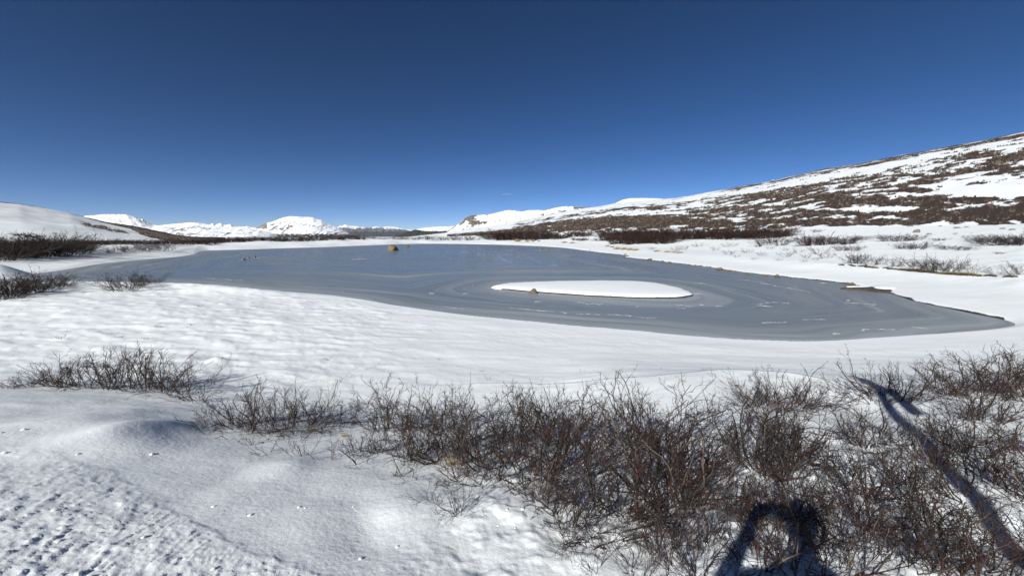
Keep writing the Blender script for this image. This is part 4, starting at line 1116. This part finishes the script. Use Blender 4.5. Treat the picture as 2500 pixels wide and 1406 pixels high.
for (a, b_, py, h, n, lab) in ((1188, 1285, 585, 15, 7, 'dark red-brown willow left of the gap in the far bank row'), (1285, 1345, 583, 16, 5, 'bright red-brown willow in the middle of the far bank row'), (1345, 1385, 583, 11, 3, 'low red-brown willow at the end of the far bank row'),
                               (1395, 1440, 578, 11, 3, 'dome-shaped dark willow on the far bank'), (1395, 1435, 587, 6, 3, 'flat dark willow below the dome-shaped one'), (1475, 1570, 584, 20, 7, 'tall willow in the left part of the long red thicket'),
                               (1500, 1640, 594, 17, 9, 'front willow of the long red thicket'), (1570, 1800, 583, 19, 13, 'tall willow in the right part of the long red thicket'), (1800, 1915, 580, 20, 7, 'brown willow at the loose right end of the long red thicket')):
    for j in range(n):
        px = a + (b_ - a) * (j + 0.5) / n + random.uniform(-3, 3)
        mid(px, py + random.uniform(-1.5, 1.5), h * random.uniform(0.8, 1.1), RED, 1.7, lab, 'red-brown willows on the far right bank', k); k += 1
R_ = [(1865, 600, 16, 'M', 1.1), (1885, 592, 18, 'M', 1.1), (1905, 600, 14, 'M', 1.0), (1850, 604, 8, 'G', 1.2), (1994, 567, 6, 'M', 1.5), (1965, 598, 17, 'M', 1.3), (1985, 599, 21, 'R', 1.2), (2015, 598, 17, 'R', 1.5), (2045, 597, 15, 'M', 1.5), (2070, 596, 15, 'R', 1.3), (2105, 586, 10, 'M', 1.8), (2170, 589, 14, 'M', 1.4), (2200, 589, 15, 'M', 1.4),
      (2225, 588, 12, 'M', 1.3), (2292, 589, 6, 'M', 2.0), (2395, 594, 12, 'M', 1.8), (2425, 597, 18, 'M', 1.6), (2455, 598, 20, 'M', 1.6), (2480, 598, 21, 'M', 1.6), (2500, 598, 22, 'M', 1.6), (2215, 609, 12, 'M', 1.5), (2240, 609, 15, 'M', 1.4), (2195, 607, 6, 'G', 1.8), (2055, 612, 10, 'M', 1.3), (2080, 613, 13, 'M', 1.3), (2290, 606, 8, 'G', 1.8), (2315, 609, 9, 'M', 1.8),
      (2345, 611, 9, 'M', 1.6), (2370, 611, 7, 'G', 1.6), (2000, 620, 15, 'G', 1.4), (2018, 632, 16, 'G', 1.2), (1950, 618, 10, 'G', 1.2), (1918, 612, 7, 'G', 1.3), (1968, 632, 9, 'G', 1.2), (1990, 636, 7, 'G', 1.2), (2072, 645, 20, 'G', 1.0), (2098, 646, 22, 'M', 1.0), (2125, 648, 22, 'G', 1.0), (2150, 648, 20, 'G', 1.0), (2178, 652, 18, 'G', 1.0), (2205, 654, 20, 'G', 1.1), (2235, 657, 26, 'G', 1.1), (2262, 660, 24, 'G', 1.1),
      (2290, 664, 26, 'M', 1.1), (2315, 664, 32, 'G', 1.1), (2330, 662, 28, 'G', 1.1), (2375, 668, 22, 'G', 1.0), (2430, 672, 13, 'G', 1.3), (2480, 674, 22, 'G', 1.1), (2500, 674, 26, 'G', 1.0), (1668, 610, 12, 'G', 1.2), (1706, 603, 9, 'G', 1.4), (1780, 603, 9, 'G', 1.8), (1746, 612, 9, 'G', 1.0), (1776, 622, 11, 'G', 1.4), (1826, 617, 8, 'G', 1.7), (1880, 608, 6, 'G', 1.5), (1860, 626, 9, 'G', 1.4), (1918, 630, 12, 'G', 1.5),
      (1900, 636, 5, 'G', 1.4), (1650, 614, 10, 'G', 1.1), (1590, 610, 7, 'G', 1.1), (1930, 592, 6, 'M', 1.4), (1460, 588, 6, 'M', 1.5), (1448, 589, 5, 'G', 1.5), (2440, 620, 4, 'M', 2.0), (2100, 630, 5, 'G', 1.5), (1960, 640, 6, 'G', 1.3), (1840, 634, 5, 'G', 1.5), (1800, 628, 5, 'G', 1.5)]
RL = {2425: 'large dark willow mass at the right edge of the snow plain, left part', 2480: 'large dark willow mass at the right edge of the snow plain, right part', 1985: 'dense dark willow, tallest of the dark group on the plain', 2200: 'wide grey willow alone on the plain below the pyramid boulder', 2240: 'rounded brown willow on the plain below the wide grey one',
      2105: 'small rounded willow between the dark group and the wide grey willow', 2315: 'tall spreading bare willow above the longest turf bank', 2375: 'small bare willow above the right end of the longest turf bank', 2098: 'grey bare willow at the left end of the terrace row', 1994: 'tiny lone willow high on the plain, left of the pyramid boulder', 2018: 'pale feathery willow above the smooth snow bank'}
for (px, py, h, ty, w) in R_:
    lab = RL.get(px) if (px, py) != (2480, 674) else None
    if lab is None:
        lab = ('pale bare willow along the terrace edge on the right' if py > 640 else 'brown willow scattered on the right snow plain' if ty != 'G' else 'pale thin willow half buried on the right snow plain')
    mid(px, py, h, {'M': MID, 'R': RED, 'G': GREY}[ty], w * (1.25 if ty == 'M' else 1.0), lab, 'willows scattered on the right snow plain', k); k += 1

# ---- countless dwarf willows on the hillsides
hm_ = (heath > 0.52) & (R2 < 330) & (np.abs(AZD) < 60)
hi = np.argwhere(hm_)
area = (R2 ** 1.0)[hm_]
pr = area / area.sum()
ch = rng.choice(len(hi), size=16000, p=pr)
cx = GX[hm_][ch]; cy = GY[hm_][ch]; cz = GZ[hm_][ch]; cr = R2[hm_][ch]
n = len(ch); B = 5
cx = cx + rng.normal(0, 1, n) * 0.003 * cr; cy = cy + rng.normal(0, 1, n) * 0.003 * cr
cz, _ = height(cx, cy)
hh = (0.30 + 0.40 * rng.random(n)) * np.clip(cr / 160, 0.8, 1.3)
ww = hh * (0.7 + 0.8 * rng.random(n))
V = []; Fq = []
for b_ in range(B):
    a = rng.random(n) * math.pi * 2
    ox = np.cos(a) * ww * 0.35; oy = np.sin(a) * ww * 0.35
    h2 = hh * (0.6 + 0.5 * rng.random(n))
    wx = ww * 0.30
    p0 = np.stack([cx + ox - wx, cy + oy, cz - 0.1], -1); p1 = np.stack([cx + ox + wx, cy + oy, cz - 0.1], -1)
    p2 = np.stack([cx + ox * 1.5 + wx * rng.normal(0, .6, n), cy + oy * 1.5, cz + h2], -1)
    p3 = np.stack([cx + ox, cy + oy + wx, cz - 0.1], -1)
    base = b_ * 4 * n
    V += [p0, p1, p2, p3]; i = np.arange(n) + base
    Fq += [np.stack([i, i + n, i + 2 * n], -1), np.stack([i + 3 * n, i, i + 2 * n], -1), np.stack([i + n, i + 3 * n, i + 2 * n], -1)]
hme = mesh('undergrowth', np.concatenate(V), [np.concatenate(Fq)])
attr(hme, 'tone', np.tile(np.repeat(rng.random(n)[None], 1, 0).ravel(), 4 * B))
M['bark_hill'] = bark_material('heath_bark', (0.040, 0.030, 0.024), (0.085, 0.070, 0.055), (0.060, 0.026, 0.018), 0.6)
tag(obj('hillside_undergrowth', hme, M['bark_hill']), 'dark dwarf willow heath covering the snowy hillsides', 'undergrowth', kind='stuff')

# snow clods on the crust
cl = [rock_mesh('clod_mesh', 400 + j, 1, 0.9, 0.7, 0.2, 2) for j in range(4)]
for c in cl: c.materials.append(M['snow'])
CL = [(57, 1050, 9), (190, 1109, 7), (371, 1109, 9), (2, 1057, 8), (12, 1105, 9), (730, 1239, 8), (745, 1240, 5), (862, 1238, 6), (133, 1245, 12), (520, 1237, 8), (610, 1258, 10), (350, 1312, 10), (520, 1390, 14), (1276, 1242, 10), (1238, 1244, 8), (1258, 1290, 6), (1470, 1354, 9), (970, 1335, 9), (880, 1365, 10), (1216, 1283, 6), (140, 1322, 13), (190, 1402, 13)]
for j, (px, py, w) in enumerate(CL):
    x, y, z = ground_at(px, py); s = w * math.hypot(x * .5, y) / F
    o = bpy.data.objects.new('snow_clod', cl[j % 4]); COL.objects.link(o); o.location = (x, y, z); o.scale = (s, s, s * .8); o.rotation_euler.z = j
    tag(o, 'small white snow clod lying on the foreground crust', 'snow clod', 'snow clods on the foreground crust')

# ------------------------------------------------------------------ the photographer (only the shadow is in the picture), phone and post
def blob_person():
    import bmesh
    gz = float(height(np.array([-0.165]), np.array([-0.54]))[0][0])
    bm = bmesh.new()

    def seg(a, b, ra, rb, n=10):
        a = Vector(a); b = Vector(b); d = b - a; q = d.to_track_quat('Z', 'Y')
        for c, r in ((a, ra), (b, rb)):
            m = bmesh.ops.create_icosphere(bm, subdivisions=2, radius=r)
            bmesh.ops.translate(bm, vec=c, verts=m['verts'])
        m = bmesh.ops.create_cone(bm, cap_ends=True, segments=n, radius1=ra, radius2=rb, depth=d.length)
        bmesh.ops.rotate(bm, cent=(0, 0, 0), matrix=q.to_matrix(), verts=m['verts'])
        bmesh.ops.translate(bm, vec=(a + b) / 2, verts=m['verts'])

    def ell(c, r):
        m = bmesh.ops.create_icosphere(bm, subdivisions=3, radius=1.0)
        for v in m['verts']: v.co = Vector((v.co.x * r[0] + c[0], v.co.y * r[1] + c[1], v.co.z * r[2] + c[2]))

    cx, cy = -0.165, -0.54
    hx, hy = 0.10, -0.05
    hip = gz + 0.95
    # trunk
    ell((cx, cy, hip + 0.02), (0.18, 0.13, 0.14)); ell((cx, cy, hip + 0.22), (0.17, 0.125, 0.20)); ell((cx, cy + 0.01, hip + 0.40), (0.20, 0.135, 0.18))
    seg((cx - 0.17, cy, hip + 0.50), (cx + 0.17, cy, hip + 0.50), 0.075, 0.075)
    seg((cx, cy, hip + 0.50), (cx + hx * .9, cy + 0.03 + hy, hip + 0.66), 0.065, 0.06)
    bx_, by_ = cx, cy
    cx, cy = cx + hx, cy + hy
    # head, face: brow, nose, chin, ears
    hz = hip + 0.76
    ell((cx, cy + 0.07, hz), (0.078, 0.098, 0.115)); ell((cx, cy + 0.115, hz - 0.075), (0.05, 0.05, 0.045)); ell((cx, cy + 0.172, hz - 0.015), (0.014, 0.02, 0.028))
    ell((cx - 0.08, cy + 0.06, hz), (0.012, 0.025, 0.035)); ell((cx + 0.08, cy + 0.06, hz), (0.012, 0.025, 0.035)); ell((cx, cy + 0.155, hz + 0.035), (0.055, 0.02, 0.012))
    hatx, haty = cx, cy
    cx, cy = bx_, by_
    # legs and boots
    for s in (-1, 1):
        seg((cx + s * 0.09, cy, hip), (cx + s * 0.11, cy + 0.02, gz + 0.50), 0.095, 0.065)
        seg((cx + s * 0.11, cy + 0.02, gz + 0.50), (cx + s * 0.12, cy - 0.01, gz + 0.09), 0.064, 0.05)
        seg((cx + s * 0.12, cy - 0.03, gz + 0.05), (cx + s * 0.135, cy + 0.17, gz + 0.04), 0.055, 0.045)
    # arms out to the phone, elbows spread
    ph = Vector((0.05, -0.03, CAM_Z - 0.004))
    for s in (-1, 1):
        sh = Vector((cx + s * 0.20, cy, hip + 0.50)); wr = ph + Vector((s * 0.125, -0.075, -0.035))
        el = Vector((cx + s * 0.24 + 0.02, cy + 0.20, hip + 0.27))
        seg(sh, el, 0.062, 0.05); seg(el, wr, 0.05, 0.03)
        pal = ph + Vector((s * 0.095, -0.035, -0.005))
        seg(wr, pal, 0.028, 0.026)
        # five fingers round the phone: two on the top edge, two curled behind, the thumb under it
        tip = lambda dx, dy, dz: ph + Vector((s * dx, dy, dz))
        chains = [((.088, -.030, .018), (.072, -.022, .046), (.050, -.014, .049)), ((.086, -.040, .016), (.066, -.040, .040), (.044, -.030, .046)), ((.084, -.048, .002), (.058, -.056, .012), (.038, -.040, .016)), ((.086, -.048, -.014), (.064, -.054, -.008), (.048, -.038, -.006)),
                  ((.092, -.036, -.024), (.074, -.026, -.044), (.050, -.016, -.047))]
        for q, ch in enumerate(chains):
            r = (0.0095, 0.0095, 0.009, 0.008, 0.0105)[q]
            seg(tip(*ch[0]), tip(*ch[1]), r, r * 0.95, 8); seg(tip(*ch[1]), tip(*ch[2]), r * 0.95, r * 0.8, 8)
    me = bpy.data.meshes.new('person'); bm.to_mesh(me); bm.free()
    o = bpy.data.objects.new('person', me); COL.objects.link(o)
    rm = o.modifiers.new('remesh', 'REMESH'); rm.mode = 'VOXEL'; rm.voxel_size = 0.0075; rm.use_smooth_shade = True
    sm = o.modifiers.new('smooth', 'SMOOTH'); sm.factor = 0.5; sm.iterations = 3
    m, nt, b = new_mat('person_clothes')
    geo = N(nt, 'ShaderNodeNewGeometry'); sep = N(nt, 'ShaderNodeSeparateXYZ'); nt.links.new(geo.outputs['Position'], sep.inputs[0])
    z = sep.outputs[2]; y = sep.outputs[1]
    f = math_node(nt, 'GREATER_THAN', z, hip + 0.02)
    col = mix(nt, f, (0.03, 0.03, 0.035), (0.05, 0.07, 0.12))
    col = mix(nt, math_node(nt, 'LESS_THAN', z, gz + 0.14), col, (0.06, 0.04, 0.025))
    skin = math_node(nt, 'MAXIMUM', math_node(nt, 'GREATER_THAN', z, hip + 0.62), math_node(nt, 'MULTIPLY', math_node(nt, 'GREATER_THAN', y, -0.105), math_node(nt, 'GREATER_THAN', z, hip + 0.3)))
    col = mix(nt, skin, col, (0.55, 0.35, 0.26))
    nt.links.new(col, b.inputs['Base Color']); b.inputs['Roughness'].default_value = 0.8
    me.materials.append(m)
    tag(o, 'person in dark winter clothes behind the camera, seen only as a shadow', 'person')
    # knitted hat
    bm = bmesh.new(); bmesh.ops.create_uvsphere(bm, u_segments=24, v_segments=14, radius=1.0)
    for v in bm.verts: v.co = Vector((v.co.x * 0.092 + hatx, v.co.y * 0.112 + haty + 0.065, max(v.co.z, -0.15) * 0.125 + hz + 0.035))
    hm = bpy.data.meshes.new('hat'); bm.to_mesh(hm); bm.free(); hm.polygons.foreach_set('use_smooth', [True] * len(hm.polygons))
    mh, nth, bh = new_mat('hat_wool'); nn = N(nth, 'ShaderNodeTexNoise', i_Scale=90.0); nth.links.new(ramp(nth, nn.outputs[0], [(0.3, (0.02, 0.02, 0.025)), (0.7, (0.05, 0.05, 0.06))]).outputs[0], bh.inputs['Base Color'])
    obj('hat', hm, mh, o)
    # phone, its back a finger's width behind the lens
    bm = bmesh.new(); bmesh.ops.create_cube(bm, size=1.0)
    for v in bm.verts: v.co = Vector((v.co.x * 0.15, v.co.y * 0.008, v.co.z * 0.074))
    bmesh.ops.bevel(bm, geom=bm.edges[:], offset=0.003, segments=2, affect='EDGES')
    pm = bpy.data.meshes.new('phone'); bm.to_mesh(pm); bm.free()
    mp, ntp, bp_ = new_mat('phone_shell'); np_ = N(ntp, 'ShaderNodeTexNoise', i_Scale=300.0); ntp.links.new(ramp(ntp, np_.outputs[0], [(0.0, (0.03, 0.03, 0.035)), (1.0, (0.045, 0.045, 0.05))]).outputs[0], bp_.inputs['Base Color']); bp_.inputs['Roughness'].default_value = 0.25
    po = obj('phone', pm, mp); po.location = (0.05, -0.03, CAM_Z - 0.004); po.rotation_euler = (-PITCH, 0, 0)
    tag(po, 'dark phone held sideways in both hands, part of the bottom shadow', 'phone')


blob_person()


def marker_post():
    import bmesh
    X, Y, Z = ground_at(2066, 926)
    L_ = (Y + 0.75) / math.cos(SUN_AZ)
    bx, by = X - math.sin(SUN_AZ) * L_, Y - math.cos(SUN_AZ) * L_
    top = Z + L_ * math.tan(SUN_EL)
    gz = float(height(np.array([bx]), np.array([by]))[0][0])
    root = bpy.data.objects.new('marker_post', None); COL.objects.link(root); root.location = (bx, by, gz)
    root.rotation_euler.z = -SUN_AZ
    h = top - gz
    def box(name, prof, y0, y1, mat):
        n = len(prof)
        V = [(x, y0, z) for x, z in prof] + [(x, y1, z) for x, z in prof]
        me = bpy.data.meshes.new(name)
        me.from_pydata(V, [], [tuple(range(n))[::-1], tuple(range(n, 2 * n))] + [(i, (i + 1) % n, n + (i + 1) % n, n + i) for i in range(n)])
        return obj(name, me, mat, root)
    box('post', [(-0.065, -0.3), (0.065, -0.3), (0.065, h - 0.5), (-0.065, h - 0.5)], -0.065, 0.065, M['wood'])
    box('board', [(-0.07, h - 1.2), (0.07, h - 1.2), (0.16, h - 1.70), (0.30, h - 1.62), (0.17, h - 0.80), (0.02, h), (-0.03, h - 0.05)], 0.067, 0.095, M['wood'])
    tag(root, 'tall wooden marker post with a pointed board, seen only as a long shadow', 'post')


marker_post()

# ------------------------------------------------------------------ one small cloud
def cloud():
    import bmesh
    d = ray(1238, 474); k = 14000 / d[1]; c = Vector((d[0] * k, 14000, CAM_Z + d[2] * k))
    bm = bmesh.new(); r_ = random.Random(3)
    for j in range(9):
        m = bmesh.ops.create_icosphere(bm, subdivisions=2, radius=1.0)
        ox = r_.uniform(-220, 190); s = r_.uniform(0.6, 1.0) * (1 - abs(ox) / 420)
        for v in m['verts']: v.co = Vector((v.co.x * 130 * s + ox, v.co.y * 130 * s + r_.uniform(-4, 4), v.co.z * 48 * s + ox * 0.02))
    me = bpy.data.meshes.new('cloud'); bm.to_mesh(me); bm.free()
    o = bpy.data.objects.new('cloud', me); COL.objects.link(o); o.location = c
    rm = o.modifiers.new('remesh', 'REMESH'); rm.mode = 'VOXEL'; rm.voxel_size = 14
    m = bpy.data.materials.new('cloud'); m.use_nodes = True; nt = m.node_tree
    nt.nodes.remove(nt.nodes['Principled BSDF'])
    v = nt.nodes.new('ShaderNodeVolumePrincipled'); v.inputs['Color'].default_value = (1, 0.93, 0.9, 1); v.inputs['Density'].default_value = 0.0016
    nt.links.new(v.outputs[0], nt.nodes['Material Output'].inputs['Volume'])
    me.materials.append(m)
    tag(o, 'single small pale cloud low in the blue sky above the rocky knob', 'cloud')


cloud()

# ------------------------------------------------------------------ thin mountain air
hz_me = bpy.data.meshes.new('haze')
a_, b0, b1 = 21500.0, -38.0, 520.0
hz_me.from_pydata([(x, y, z) for z in (b0, b1) for x, y in ((-a_, -a_), (a_, -a_), (a_, a_), (-a_, a_))], [], [(3, 2, 1, 0), (4, 5, 6, 7), (0, 1, 5, 4), (1, 2, 6, 5), (2, 3, 7, 6), (3, 0, 4, 7)])
hm_at = bpy.data.materials.new('haze'); hm_at.use_nodes = True
nt = hm_at.node_tree; nt.nodes.remove(nt.nodes['Principled BSDF'])
v = nt.nodes.new('ShaderNodeVolumePrincipled'); v.inputs['Color'].default_value = (0.84, 0.88, 0.92, 1); v.inputs['Density'].default_value = 2.2e-5
nt.links.new(v.outputs[0], nt.nodes['Material Output'].inputs['Volume'])
tag(obj('haze', hz_me, hm_at), kind='stuff')

# ------------------------------------------------------------------ labels that still name several things get their place in the row
ORD = ['first', 'second', 'third', 'fourth', 'fifth', 'sixth', 'seventh', 'eighth', 'ninth', 'tenth', 'eleventh', 'twelfth', 'thirteenth', 'fourteenth', 'fifteenth', 'sixteenth', 'seventeenth', 'eighteenth', 'nineteenth', 'twentieth',
       'twenty-first', 'twenty-second', 'twenty-third', 'twenty-fourth', 'twenty-fifth', 'twenty-sixth', 'twenty-seventh', 'twenty-eighth', 'twenty-ninth', 'thirtieth']
seen = {}
for o in COL.objects:
    if 'label' in o and o.parent is None: seen.setdefault(o['label'], []).append(o)
for lab, os_ in seen.items():
    if len(os_) < 2 or len(os_) > 30 or 'tiny twig' in lab: continue
    os_.sort(key=lambda o: float(project(o.location.x, o.location.y, o.location.z)[0]) if o.location.length > 0 else float(np.mean([project(*v.co)[0] for v in o.data.vertices])))
    for i, o in enumerate(os_): o['label'] = lab + ', ' + ORD[i] + ' from left'
